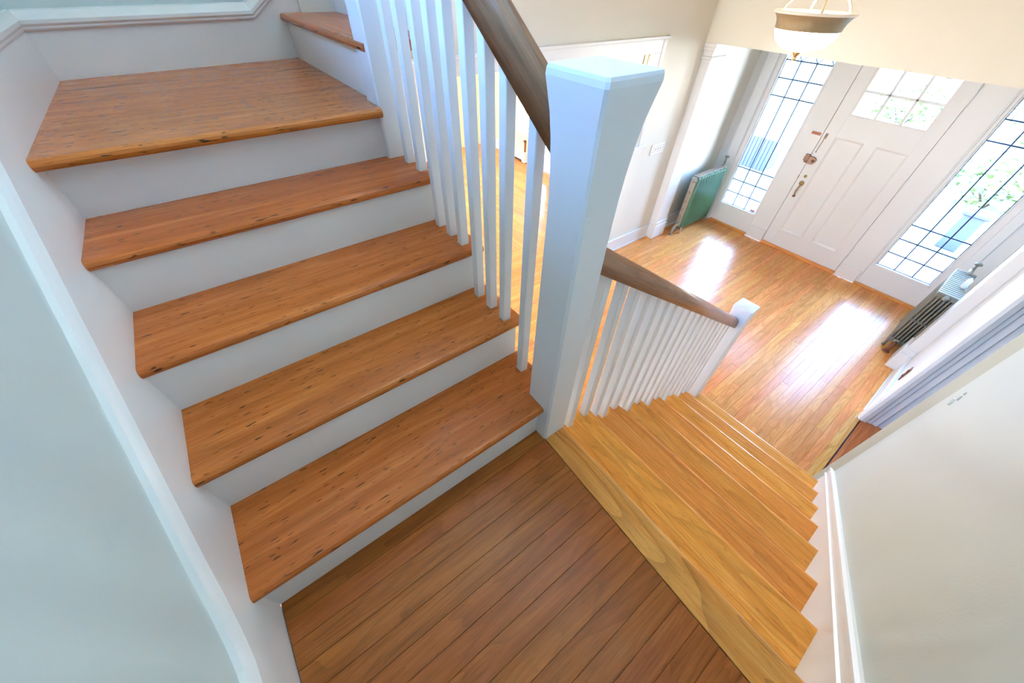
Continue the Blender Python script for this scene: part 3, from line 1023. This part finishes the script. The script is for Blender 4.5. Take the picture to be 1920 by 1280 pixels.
# casing, mullions and plinth blocks
c1 = tag(box('trim_5', (-2.124, YD - 0.022, ZF), (-1.996, YD + 0.05, 0.84), M['trim'], bevel=0.003), 'white flat casing left of the left sidelight', 'casing', kind='structure')
box('bead', (-1.996, YD - 0.014, ZF), (-1.984, YD + 0.02, 0.84), M['trim'], c1, bevel=0.004)
c2 = tag(box('trim_6', (-1.362, YD - 0.003, ZF + 0.02), (-1.119, YD + 0.06, 0.84), M['door'], bevel=0.003), 'white mullion post between the left sidelight and the door', 'casing', kind='structure')
box('plinth_block', (-1.360, YD - 0.018, ZF + 0.005), (-1.121, YD - 0.003, -1.297), M['door'], c2, bevel=0.004)
c3 = tag(box('trim_7', (-0.117, YD - 0.003, ZF + 0.02), (0.131, YD + 0.06, 0.84), M['door'], bevel=0.003), 'white mullion post between the door and the right sidelight', 'casing', kind='structure')
box('plinth_block', (-0.108, YD - 0.018, ZF + 0.005), (0.124, YD - 0.003, -1.297), M['door'], c3, bevel=0.004)
box('bead', (0.131, YD - 0.010, ZF + 0.03), (0.145, YD + 0.02, 0.84), M['trim'], c3, bevel=0.004)
c4 = tag(box('trim_8', (0.79, YD - 0.014, ZF), (0.875, YD + 0.05, 0.84), M['trim'], bevel=0.003), 'white casing between the right sidelight and the grey radiator', 'casing', kind='structure')
for zz in (-1.24, -1.30):
    lathe('nail_head', [(0.006, 0), (0.006, -0.003), (0.0005, -0.005)], (0.78, YD - 0.014, zz), M['trim'], c4, seg=8, axis='Y')
box('door_stop', (-1.135, YD + 0.046, ZF + 0.03), (-1.100, YD + 0.066, 0.84), M['door'], c2, bevel=0)
box('door_stop', (-0.136, YD + 0.046, ZF + 0.03), (-0.100, YD + 0.066, 0.84), M['door'], c3, bevel=0)
# oak threshold strips
th = tag(box('trim_9', (-1.975, YD - 0.030, ZF), (-1.362, YD + 0.002, ZF + 0.034), M['hall_plank'], bevel=0.006, seg=2), 'oak threshold strip below the left sidelight', 'threshold', kind='structure')
th = tag(box('trim_10', (-1.119, YD - 0.030, ZF), (-0.109, YD + 0.05, ZF + 0.034), M['hall_plank'], bevel=0.006, seg=2), 'oak threshold strip below the front door', 'threshold', kind='structure')
th = tag(box('trim_11', (0.126, YD - 0.030, ZF), (0.80, YD + 0.002, ZF + 0.034), M['hall_plank'], bevel=0.006, seg=2), 'oak threshold strip below the right sidelight', 'threshold', kind='structure')

# ------------------------------------------------------------------ front door
door = empty('door_1', (-0.618, YD, -1.43), 'white panelled front door with six small panes and bronze hardware', 'door', kind='structure')
XA, XB, ZA, ZB = -1.115, -0.121, -1.432, 0.80
DL0, DL1, DZ0, DZ1 = -0.955, -0.268, 0.226, 0.668
PZ0, PZ1 = -1.205, -0.010
PA0, PA1, PB0, PB1 = -0.978, -0.678, -0.560, -0.252
dy0, dy1 = YD, YD + 0.044
dm = M['door']
box('lock_stile', (XA, dy0, ZA), (PA0, dy1, ZB), dm, door, bevel=0.002)
box('hinge_stile', (PB1, dy0, ZA), (XB, dy1, ZB), dm, door, bevel=0.002)
box('bottom_rail', (PA0, dy0, ZA), (PB1, dy1, PZ0), dm, door, bevel=0.0)
box('middle_stile', (PA1, dy0, PZ0), (PB0, dy1, PZ1), dm, door, bevel=0.0)
box('lock_rail', (PA0, dy0, PZ1), (PB1, dy1, DZ0 - 0.012), dm, door, bevel=0.0)
box('top_rail', (PA0, dy0, DZ1 + 0.012), (PB1, dy1, ZB), dm, door, bevel=0.0)
for a, b_ in ((PA0, PA1), (PB0, PB1)):
    # sunk panel with sloped sticking
    o = Vector(((a + b_) / 2, dy0, PZ0))
    e, d = 0.022, 0.014
    q0 = [(a, PZ0), (b_, PZ0), (b_, PZ1), (a, PZ1)]
    q1 = [(a + e, PZ0 + e), (b_ - e, PZ0 + e), (b_ - e, PZ1 - e), (a + e, PZ1 - e)]
    vs = [Vector((p, dy0 + 0.0015, q)) - o for p, q in q0] + [Vector((p, dy0 + d, q)) - o for p, q in q1] + [Vector((p, dy1 - 0.01, q)) - o for p, q in q0]
    fs = [(4, 5, 6, 7)] + [(i, (i + 1) % 4, 4 + (i + 1) % 4, 4 + i) for i in range(4)] + [(8, 11, 10, 9)] + [(i, 8 + i, 8 + (i + 1) % 4, (i + 1) % 4) for i in range(4)]
    bm = bmesh.new()
    me = pydata('door_panel', vs, fs)
    bm.from_mesh(me)
    bm_obj('door_panel', bm, dm, door, o)
# glazed top: filler strips, muntins, panes
box('lite_frame', (PA0, dy0, DZ0 - 0.012), (DL0, dy1, DZ1 + 0.012), dm, door, bevel=0.002)
box('lite_frame', (DL1, dy0, DZ0 - 0.012), (PB1, dy1, DZ1 + 0.012), dm, door, bevel=0.002)
box('lite_frame', (DL0, dy0, DZ0 - 0.012), (DL1, dy1, DZ0), dm, door, bevel=0.002)
box('lite_frame', (DL0, dy0, DZ1), (DL1, dy1, DZ1 + 0.012), dm, door, bevel=0.002)
MX = (-0.732, -0.492)
for xx in MX:
    box('muntin', (xx - 0.013, dy0 + 0.002, DZ0), (xx + 0.013, dy1 - 0.004, DZ1), dm, door, bevel=0.004)
box('muntin', (DL0, dy0 + 0.002, 0.436), (DL1, dy1 - 0.004, 0.461), dm, door, bevel=0.004)
cols = (DL0,) + MX + (DL1,)
for i in range(3):
    for z0, z1 in ((DZ0, 0.4485), (0.4485, DZ1)):
        box('pane', (cols[i], YD + 0.026, z0), (cols[i + 1], YD + 0.029, z1), M['glass'], door, bevel=0)
# hardware
hy = YD
lock = empty('rim_lock', (-1.07, hy, -0.30))
lock.parent = door
lock.location = Vector((-1.07, hy, -0.30)) - door.location
prism('lock_case', [(-1.112, -0.345), (-1.060, -0.345), (-1.042, -0.336), (-1.030, -0.318), (-1.027, -0.303), (-1.030, -0.285), (-1.042, -0.270), (-1.060, -0.262), (-1.112, -0.262)],
      1, hy - 0.024, hy, M['bronze'], lock)
lathe('turn_knob', [(0.013, 0), (0.015, -0.006), (0.010, -0.016), (0.001, -0.018)], (-1.056, hy - 0.024, -0.302), M['bronze'], lock, seg=14, axis='Y')
multi_box('keeper', [((-1.167, hy - 0.020, -0.325), (-1.116, hy - 0.003, -0.246)), ((-1.150, hy - 0.024, -0.342), (-1.116, hy - 0.003, -0.325))], M['bronze'], lock, bevel=0.002)
chn = empty('door_chain', (-1.08, hy, -0.10))
chn.parent = door
chn.location = Vector((-1.08, hy, -0.10)) - door.location
for i in range(13):
    zc = -0.052 - i * 0.0118
    xc = -1.077 - 0.0005 * i
    bm = bmesh.new()
    pts = []
    for k in range(9):
        a = 2 * PI * k / 8
        if i % 2:
            pts.append((0.004 * math.cos(a), 0, 0.0075 * math.sin(a)))
        else:
            pts.append((0, 0.004 * math.cos(a), 0.0075 * math.sin(a)))
    bm_tube(bm, pts, 0.0015, 5, cap=False)
    bm_obj('chain_link', bm, M['bronze'], chn, (xc, hy - 0.007, zc))
multi_box('chain_anchor', [((-1.086, hy - 0.010, -0.052), (-1.064, hy, -0.022)), ((-1.088, hy - 0.010, -0.022), (-1.081, hy, 0.004)), ((-1.070, hy - 0.010, -0.022), (-1.063, hy, 0.004))], M['bronze'], chn, bevel=0.001)
lathe('chain_end', [(0.006, 0), (0.006, -0.006), (0.001, -0.008)], (-1.084, hy - 0.002, -0.205), M['bronze'], chn, seg=10, axis='Y')
multi_box('chain_track', [((-1.238, hy - 0.010, -0.036), (-1.136, hy - 0.003, -0.006)), ((-1.228, hy - 0.013, -0.024), (-1.150, hy - 0.010, -0.017))], M['copper'], door, bevel=0.002)
lathe('deadbolt', [(0.017, 0), (0.018, -0.006), (0.014, -0.012), (0.0005, -0.013)], (-1.044, hy, -0.490), M['brass'], door, seg=18, axis='Y')
box('strike', (-1.121, hy - 0.006, -0.535), (-1.116, hy, -0.495), M['copper'], door, bevel=0.001)
hd = lathe('handle', [(0.029, 0), (0.030, -0.006), (0.024, -0.014), (0.018, -0.020), (0.014, -0.024), (0.0005, -0.026)], (-1.041, hy, -0.578), M['brass'], door, seg=20, axis='Y')
tube('grip', [(-1.042, hy - 0.012, -0.598), (-1.043, hy - 0.036, -0.624), (-1.0445, hy - 0.044, -0.664), (-1.0455, hy - 0.038, -0.702), (-1.046, hy - 0.014, -0.738)],
     [0.0055, 0.008, 0.011, 0.008, 0.006], M['brass'], hd, seg=10)
lathe('foot_rose', [(0.017, 0), (0.018, -0.006), (0.011, -0.013), (0.0005, -0.015)], (-1.046, hy, -0.746), M['copper'], hd, seg=16, axis='Y')
for z0, z1 in ((-1.205, -1.072), (-0.352, -0.226), (0.482, 0.640)):
    h = lathe('hinge', [(0.0075, 0), (0.0075, z1 - z0)], (-0.119, hy - 0.006, z0), M['trim'], door, seg=10)
    for zz in (z0 - 0.008, z1 + 0.004):
        lathe('finial', [(0.002, -0.004), (0.008, 0.0), (0.006, 0.006), (0.001, 0.008)], (-0.119, hy - 0.006, zz), M['trim'], h, seg=8)

# ------------------------------------------------------------------ pendant lamp
LX, LY = -0.745, 2.50
lamp = empty('pendant_lamp', (LX, LY, 0.945), 'glowing white glass bowl lamp with bronze band hanging before the header', 'lamp')
lathe('rim', [(0.176, 1.140), (0.205, 1.147), (0.216, 1.151), (0.219, 1.156), (0.216, 1.162), (0.207, 1.163), (0.168, 1.150)], (LX, LY, 0), M['lamp_rim'], lamp, seg=48, cap=False)
lathe('band', [(0.168, 1.075), (0.178, 1.082), (0.180, 1.098), (0.186, 1.118), (0.197, 1.136), (0.210, 1.149)], (LX, LY, 0), M['lamp_band'], lamp, seg=48, cap=False)
bowl = lathe('bowl', [(0.172, 1.145), (0.174, 1.085), (0.172, 1.066), (0.163, 1.044), (0.146, 1.021), (0.120, 1.000), (0.084, 0.985), (0.044, 0.976), (0.012, 0.973)], (LX, LY, 0), M['lamp_bowl'], lamp, seg=48, cap=False)
lathe('finial', [(0.007, 0.930), (0.013, 0.933), (0.013, 0.942), (0.010, 0.945), (0.012, 0.952), (0.021, 0.968), (0.023, 0.974), (0.021, 0.979), (0.004, 0.980)], (LX, LY, 0), M['brass'], lamp, seg=16)
for i in range(4):
    a = 0.55 + i * PI / 2
    ca, sa = math.cos(a), math.sin(a)
    pts = [(LX + ca * 0.182, LY + sa * 0.182, 1.150), (LX + ca * 0.165, LY + sa * 0.165, 1.185), (LX + ca * 0.115, LY + sa * 0.115, 1.25), (LX + ca * 0.060, LY + sa * 0.060, 1.36), (LX + ca * 0.022, LY + sa * 0.022, 1.50)]
    tube('rod', pts, 0.0065, M['rod'], lamp, seg=8)
    box('clip', (LX + ca * 0.186 - 0.008, LY + sa * 0.186 - 0.008, 1.143), (LX + ca * 0.186 + 0.008, LY + sa * 0.186 + 0.008, 1.164), M['rod'], lamp, bevel=0.003)
tube('stem', [(LX, LY, 1.48), (LX, LY, 1.68)], 0.012, M['rod'], lamp, seg=10)
lathe('canopy', [(0.02, 1.655), (0.05, 1.668), (0.062, 1.69), (0.062, 1.70)], (LX, LY, 0), M['brass'], lamp, seg=24)
bd = bpy.data.lights.new('bulb', 'POINT')
bd.energy = 4
bd.color = (1.0, 0.92, 0.80)
bd.shadow_soft_size = 0.04
bo = bpy.data.objects.new('bulb', bd)
COL.objects.link(bo)
bo.parent = lamp
bo.location = (0, 0, 1.185 - 0.945)

# ------------------------------------------------------------------ radiators
def rad_section(bm, y, dy, x0, x1, z0, z1, cols, rc):
    """one section across x at position y: top and bottom headers and slim tubes"""
    n = cols
    w = (x1 - x0) / n
    for i in range(n):
        xc = x0 + w * (i + 0.5)
        r = rc
        pts = [(xc, y, z0 + 0.03), (xc, y, z1 - 0.03)]
        bm_tube(bm, pts, r, 8)
    bm_box(bm, (x0 + 0.002, y - dy * 0.40, z1 - 0.05), (x1 - 0.002, y + dy * 0.40, z1), 0.010, 2)
    bm_box(bm, (x0 + 0.002, y - dy * 0.40, z0 + 0.005), (x1 - 0.002, y + dy * 0.40, z0 + 0.055), 0.010, 2)


# green radiator on the left: thin sections, the near end left in chipped taupe paint
gx0, gx1, gy0, gy1, gz0, gz1 = -2.085, -1.968, 4.455, 5.15, -1.405, -0.635
rl = empty('radiator', (-2.02, 4.8, ZF), 'green enamelled radiator with chipped taupe end beside the left sidelight', 'radiator')
nsec = 18
dy = (gy1 - gy0) / nsec
gm = None
for i in range(nsec):
    yc = gy0 + dy * (i + 0.5)
    if gm is None:
        bm = bmesh.new()
        h = dy * 0.34
        prof = []
        # side outline of a section in (x, z), rounded shoulders
        r = 0.042
        out = []
        for cx, cz, a0 in ((gx1 - r, gz1 - r, 0), (gx0 + r, gz1 - r, PI / 2), (gx0 + r, gz0 + r, PI), (gx1 - r, gz0 + r, 3 * PI / 2)):
            for k in range(6):
                a = a0 + (PI / 2) * k / 5
                out.append((cx + r * math.cos(a) - gx1, cz + r * math.sin(a) - gz0))
        rings = []
        for ang in (-90, -65, -40, -14, 14, 40, 65, 90):
            yy = dy * 0.27 * math.sin(math.radians(ang))
            ins = 0.008 * (1 - math.cos(math.radians(ang)))
            cxm = (gx0 - gx1) / 2
            czm = (gz1 - gz0) / 2
            rings.append([bm.verts.new((p - math.copysign(min(ins, abs(p - cxm)), p - cxm), yy, q - math.copysign(min(ins, abs(q - czm)), q - czm))) for p, q in out])
        m_ = len(out)
        for r0, r1 in zip(rings[:-1], rings[1:]):
            for k in range(m_):
                bm.faces.new([r0[k], r0[(k + 1) % m_], r1[(k + 1) % m_], r1[k]])
        bm.faces.new(rings[0][::-1])
        bm.faces.new(rings[-1])
        o = bm_obj('section', bm, M['green'], rl, (gx1, yc, gz0), smooth=True)
        gm = o.data
    else:
        link('section', gm, None, rl, (gx1, yc, gz0))
box('core', ((gx0 + gx1) / 2 - 0.012, gy0 + 0.004, gz0 + 0.02), ((gx0 + gx1) / 2 + 0.012, gy1 - 0.004, gz1 - 0.015), M['green'], rl, bevel=0)
# the unpainted top ridge of each section and end plate
box('end_plate', (gx0 + 0.004, gy0 - 0.010, gz0 + 0.03), (gx1 - 0.034, gy0 + 0.004, gz1 - 0.012), M['taupe'], rl, bevel=0.008, seg=2)
tm = None
for i in range(nsec):
    yc = gy0 + dy * (i + 0.5)
    if tm is None:
        o = box('top_ridge', (gx0 + 0.008, yc - dy * 0.30, gz1 - 0.006), (gx1 - 0.026, yc + dy * 0.30, gz1 + 0.004), M['taupe'], rl, bevel=0.003)
        tm = o.data
    else:
        link('top_ridge', tm, None, rl, ((gx0 + gx1 - 0.018) / 2, yc, gz1 - 0.001))
for i, (xx, zz) in enumerate(((-2.045, -0.70), (-2.03, -0.66), (-2.045, -0.86), (-2.05, -1.0), (-2.05, -1.12), (-2.05, -1.22))):
    lathe('boss', [(0.020, 0), (0.016, -0.008), (0.006, -0.012), (0.0005, -0.013)], (xx, gy0 - 0.009, zz), M['taupe'], rl, seg=12, axis='Y')
lathe('hub', [(0.026, 0.0), (0.028, -0.012), (0.020, -0.022), (0.001, -0.024)], (-2.03, gy0 - 0.008, -1.33), M['taupe'], rl, seg=14, axis='Y')
lathe('hub', [(0.024, 0.0), (0.026, -0.010), (0.018, -0.020), (0.001, -0.022)], (-2.012, gy0 - 0.008, -0.685), M['iron_top'], rl, seg=14, axis='Y')
pp = tube('supply_pipe', [(-2.03, gy0 - 0.015, -1.33), (-2.03, gy0 - 0.075, -1.335), (-2.03, gy0 - 0.110, -1.355), (-2.03, gy0 - 0.125, -1.39), (-2.03, gy0 - 0.125, ZF)], [0.017, 0.017, 0.020, 0.018, 0.016], M['taupe'], rl, seg=10)
lathe('floor_flange', [(0.034, ZF), (0.034, ZF + 0.006), (0.018, ZF + 0.012)], (-2.03, gy0 - 0.125, 0), M['iron'], rl, seg=16)
for yy in (gy0 + dy * 0.5, gy1 - dy * 0.5):
    for xx in (gx0 + 0.02, gx1 - 0.014):
        lathe('foot', [(0.016, ZF), (0.013, ZF + 0.015), (0.010, ZF + 0.04), (0.016, gz0 + 0.03)], (xx, yy, 0), M['taupe'], rl, seg=10)
for yy in (gy0 + 0.002, gy0 + dy * 0.9):
    pass
vl = tube('valve', [(-2.045, gy1 + 0.01, -0.60), (-2.045, gy1 + 0.01, -0.52)], [0.014, 0.009], M['iron'], rl, seg=10)
lathe('valve_wheel', [(0.004, -0.522), (0.026, -0.524), (0.032, -0.514), (0.026, -0.504), (0.004, -0.502)], (-2.045, gy1 + 0.01, 0), M['iron'], vl, seg=16)
tube('valve_arm', [(-2.045, gy1 - 0.05, -0.66), (-2.045, gy1 + 0.0, -0.645), (-2.045, gy1 + 0.01, -0.59)], 0.016, M['iron'], rl, seg=10)

# dark grey radiator on the right, six slim tubes per section
kx0, kx1, ky0, ky1, kz0, kz1 = 0.757, 0.925, 4.265, 4.93, -1.405, -0.750
rr_ = empty('radiator', (0.84, 4.6, ZF), 'dark grey cast iron radiator with slim tubes beside the right sidelight', 'radiator')
nsec = 16
dy = (ky1 - ky0) / nsec
sm = None
for i in range(nsec):
    yc = ky0 + dy * (i + 0.5)
    if sm is None:
        bm = bmesh.new()
        rad_section(bm, 0, dy, kx0 - kx1, 0, 0, kz1 - kz0, 6, 0.0105)
        for j in range(5):
            xc = kx0 - kx1 + (kx1 - kx0) / 6 * (j + 1)
            bm_box(bm, (xc - 0.008, -dy * 0.42, 0.300), (xc + 0.008, dy * 0.42, 0.318), 0.004)
        o = bm_obj('section', bm, M['iron'], rr_, (kx1, yc, kz0))
        sm = o.data
        box('top_ridge', (kx0 + 0.004, yc - dy * 0.36, kz1 - 0.004), (kx1 - 0.004, yc + dy * 0.36, kz1 + 0.005), M['iron_top'], rr_, bevel=0.003)
        tm2 = bpy.data.objects['top_ridge.%03d' % 18].data if 'top_ridge.018' in bpy.data.objects else None
    else:
        link('section', sm, None, rr_, (kx1, yc, kz0))
        if tm2 is not None:
            link('top_ridge', tm2, None, rr_, ((kx0 + kx1) / 2, yc, kz1 + 0.0005))
lathe('hub', [(0.026, 0.0), (0.028, -0.010), (0.018, -0.020), (0.001, -0.022)], (0.838, ky0 + 0.004, kz1 - 0.030), M['iron_top'], rr_, seg=14, axis='Y')
lathe('hub', [(0.030, 0.0), (0.032, -0.012), (0.022, -0.024), (0.001, -0.026)], (0.838, ky0 + 0.004, kz0 + 0.035), M['iron'], rr_, seg=14, axis='Y')
tube('supply_pipe', [(0.838, ky0 - 0.01, kz0 + 0.035), (0.836, ky0 - 0.055, kz0 + 0.030), (0.830, ky0 - 0.080, kz0 + 0.0), (0.830, ky0 - 0.085, ZF)], [0.016, 0.017, 0.019, 0.016], M['rust'], rr_, seg=10)
lathe('floor_flange', [(0.034, ZF), (0.034, ZF + 0.006), (0.018, ZF + 0.012)], (0.830, ky0 - 0.085, 0), M['rust'], rr_, seg=16)
for yy in (ky0 + dy * 0.5, ky1 - dy * 0.5):
    for xx in (kx0 + 0.018, kx1 - 0.018):
        lathe('foot', [(0.018, ZF), (0.014, ZF + 0.015), (0.011, ZF + 0.04), (0.017, kz0 + 0.03)], (xx, yy, 0), M['iron'], rr_, seg=10)
tube('valve_arm', [(0.86, ky1 - 0.06, kz1 + 0.005), (0.86, ky1 - 0.0, kz1 + 0.02), (0.86, ky1 + 0.02, kz1 + 0.03)], 0.018, M['iron_top'], rr_, seg=10)
vr = tube('valve', [(0.86, ky1 + 0.02, kz1 + 0.01), (0.86, ky1 + 0.02, kz1 + 0.09)], [0.018, 0.010], M['iron'], rr_, seg=10)
lathe('valve_wheel', [(0.004, kz1 + 0.088), (0.026, kz1 + 0.086), (0.032, kz1 + 0.096), (0.026, kz1 + 0.106), (0.004, kz1 + 0.108)], (0.86, ky1 + 0.02, 0), M['iron'], vr, seg=16)
lathe('air_vent', [(0.006, 0.0), (0.019, 0.008), (0.022, 0.03), (0.022, 0.085), (0.018, 0.10), (0.010, 0.108), (0.004, 0.118)], (0.880, ky0 + 0.25, kz1 + 0.004), M['plate'], rr_, seg=16)

# ------------------------------------------------------------------ living room details
w3 = empty('window_3', (-5.52, 4.30, -0.86), 'white far window of the living room seen between the upper balusters', 'window', kind='structure')
for a, b_ in ((-5.86, -5.755), (-5.60, -5.535), (-5.30, -5.235)):
    box('stile', (a, 4.272, -0.86), (b_, 4.36, 0.60), M['trim'], w3)
for a, b_ in ((-5.755, -5.60), (-5.535, -5.30)):
    box('bottom_rail', (a, 4.30, -0.86), (b_, 4.36, -0.825), M['trim'], w3)
    box('pane', (a, 4.33, -0.825), (b_, 4.334, 0.60), M['glass'], w3, bevel=0)
    box('muntin', ((a + b_) / 2 - 0.008, 4.318, -0.825), ((a + b_) / 2 + 0.008, 4.345, 0.60), M['trim'], w3)
box('sill', (-5.92, 4.245, -0.895), (-5.18, 4.33, -0.86), M['trim'], w3)
box('apron', (-5.86, 4.282, -0.955), (-5.235, 4.30, -0.895), M['trim'], w3)
d2 = empty('door_2', (-4.95, 4.30, ZF), 'white glazed door of the living room glimpsed below the handrail', 'door', kind='structure')
box('stile', (-5.215, 4.305, ZF + 0.01), (-5.08, 4.35, 0.60), M['trim'], d2)
box('stile', (-4.868, 4.305, ZF + 0.01), (-4.738, 4.35, 0.60), M['trim'], d2)
box('bottom_rail', (-5.08, 4.305, ZF + 0.01), (-4.868, 4.35, -1.206), M['trim'], d2)
box('pane', (-5.08, 4.325, -1.206), (-4.868, 4.329, 0.60), M['glass'], d2, bevel=0)
box('door_casing', (-4.726, 4.285, ZF), (-4.64, 4.36, 0.62), M['trim'], d2)
box('hinge', (-4.737, 4.29, -1.42), (-4.727, 4.305, -1.30), M['slot'], d2, bevel=0.001)
bh = empty('baseboard_heater', (-5.8, 4.25, ZF), 'white baseboard heater with end cap under the far living room window', 'heater')
box('cover', (-6.25, 4.235, ZF + 0.045), (-5.60, 4.30, ZF + 0.19), M['trim'], bh)
box('vent_slot', (-6.25, 4.250, ZF + 0.015), (-5.60, 4.30, ZF + 0.045), M['slot'], bh, bevel=0)
box('end_cap', (-5.60, 4.222, ZF + 0.010), (-5.50, 4.30, ZF + 0.20), M['trim'], bh)
box('valve_stem', (-5.565, 4.25, ZF + 0.20), (-5.545, 4.28, ZF + 0.41), M['copper'], bh, bevel=0.002)
box('valve_head', (-5.590, 4.245, ZF + 0.375), (-5.545, 4.285, ZF + 0.415), M['copper'], bh, bevel=0.003)

# stair window high on the left wall, out of view
w4 = empty('window_4', (-1.55, YW, 2.0), 'stair window high on the left wall', 'window', kind='structure')
for xx in (-1.275, -0.55, 0.175):
    box('frame', (xx - 0.025, YW - 0.09, 2.0), (xx + 0.025, YW - 0.03, 3.4), M['trim'], w4)
for a, b_ in ((-1.25, -0.575), (-0.525, 0.15)):
    box('pane', (a, YW - 0.065, 2.0), (b_, YW - 0.062, 3.4), M['glass'], w4, bevel=0)

# ------------------------------------------------------------------ outside
ZG = -1.70
tag(box('ground', (-14, 5.45, ZG - 0.2), (14, 42, ZG), M['lawn'], bevel=0), 'bright lawn of the front garden', 'lawn', kind='structure')
tag(box('porch_floor', (-3.2, 5.45, ZG), (2.6, 7.4, -1.56), M['concrete'], bevel=0.01), 'pale concrete porch outside the front door', 'porch', kind='structure')
tag(box('garden_path', (-1.3, 7.4, ZG), (0.2, 22, ZG + 0.03), M['concrete'], bevel=0.01), 'pale concrete path leading away from the porch', 'path', kind='structure')


def foliage(name, c, rx, ry, rz, n, size, mat, parent):
    rnd = random.Random(len(name) * 31 + int(c[0] * 10))
    vs, fs = [], []
    for _ in range(n):
        while True:
            p = Vector((rnd.uniform(-1, 1), rnd.uniform(-1, 1), rnd.uniform(-1, 1)))
            if 0.3 < p.length < 1:
                break
        p = Vector((p.x * rx, p.y * ry, p.z * rz))
        d = Vector((rnd.uniform(-1, 1), rnd.uniform(-1, 1), rnd.uniform(-0.6, 0.6))).normalized()
        e = d.cross(Vector((rnd.uniform(-1, 1), rnd.uniform(-1, 1), 1))).normalized()
        s = size * rnd.uniform(0.6, 1.3)
        b0 = len(vs)
        vs += [p - d * s, p + e * s * 0.45, p + d * s, p - e * s * 0.45]
        fs.append((b0, b0 + 1, b0 + 2, b0 + 3))
    o = link(name, pydata(name, vs, fs), mat, parent, c)
    o['kind'] = 'stuff'
    return o


def shrub(x, y, r, h, mat, label):
    s = empty('shrub', (x, y, ZG), label, 'shrub', group='shrubs in the front garden')
    foliage('foliage', (x, y, ZG + h * 0.55), r, r, h * 0.5, 700, 0.09, mat, s)
    for k in range(4):
        a = k * 1.6 + x
        tube('stem', [(x, y, ZG), (x + math.cos(a) * r * 0.5, y + math.sin(a) * r * 0.5, ZG + h * 0.6)], [0.025, 0.01], M['bark'], s, seg=5)


def tree(x, y, h, r, mat, label):
    t = empty('tree', (x, y, ZG), label, 'tree', group='trees beyond the front path')
    tube('trunk', [(x, y, ZG), (x + 0.05, y, ZG + h * 0.3), (x, y + 0.1, ZG + h * 0.7)], [0.16, 0.12, 0.05], M['bark'], t, seg=8)
    for k in range(3):
        a = 2.1 * k
        tube('branch', [(x, y, ZG + h * 0.4), (x + math.cos(a) * r * 0.6, y + math.sin(a) * r * 0.6, ZG + h * 0.65)], [0.06, 0.02], M['bark'], t, seg=6)
    foliage('crown', (x, y, ZG + h * 0.66), r, r, h * 0.34, 2200, 0.16, mat, t)


shrub(0.6, 10.6, 0.9, 0.9, M['leaf'], 'low green shrub just beyond the porch seen through the right sidelight')
shrub(2.4, 9.4, 0.8, 0.8, M['leaf_dark'], 'blue green shrub right of the path seen through the right sidelight')
shrub(2.0, 12.6, 1.1, 1.2, M['leaf'], 'larger green shrub behind the others right of the path')
shrub(-2.2, 15.5, 1.0, 1.0, M['leaf'], 'green shrub far left of the path seen through the door panes')
shrub(0.6, 16.5, 1.2, 1.2, M['leaf'], 'green shrub far right of the path seen through the door panes')
shrub(-0.9, 24.0, 1.4, 1.4, M['leaf'], 'green shrub closing the end of the path')
tree(-3.5, 27, 5.5, 2.2, M['leaf'], 'broad green tree left of the end of the path')
tree(2.6, 24, 5.0, 2.0, M['leaf'], 'broad green tree right of the end of the path')
pl = empty('planter_box', (-3.05, 8.75, ZG), 'blue grey slatted planter box seen low in the left sidelight', 'planter')
box('side_panel', (-3.36, 8.75, ZG), (-2.74, 9.25, -1.09), M['blue_wood'], pl, bevel=0.01)
for i in range(8):
    box('slat', (-3.36 + i * 0.0775 + 0.006, 8.735, ZG), (-3.36 + (i + 1) * 0.0775 - 0.006, 8.75, -1.09), M['blue_wood'], pl, bevel=0.004)
gp = empty('gate_pier', (0.60, 8.1, ZG), 'blue grey low pier with a flat cap seen in the right sidelight', 'pier')
box('shaft', (0.48, 8.06, ZG), (0.74, 8.32, -1.16), M['blue_wood'], gp, bevel=0.01)
box('cap', (0.44, 8.02, -1.16), (0.78, 8.36, -1.10), M['blue_wood'], gp, bevel=0.015)
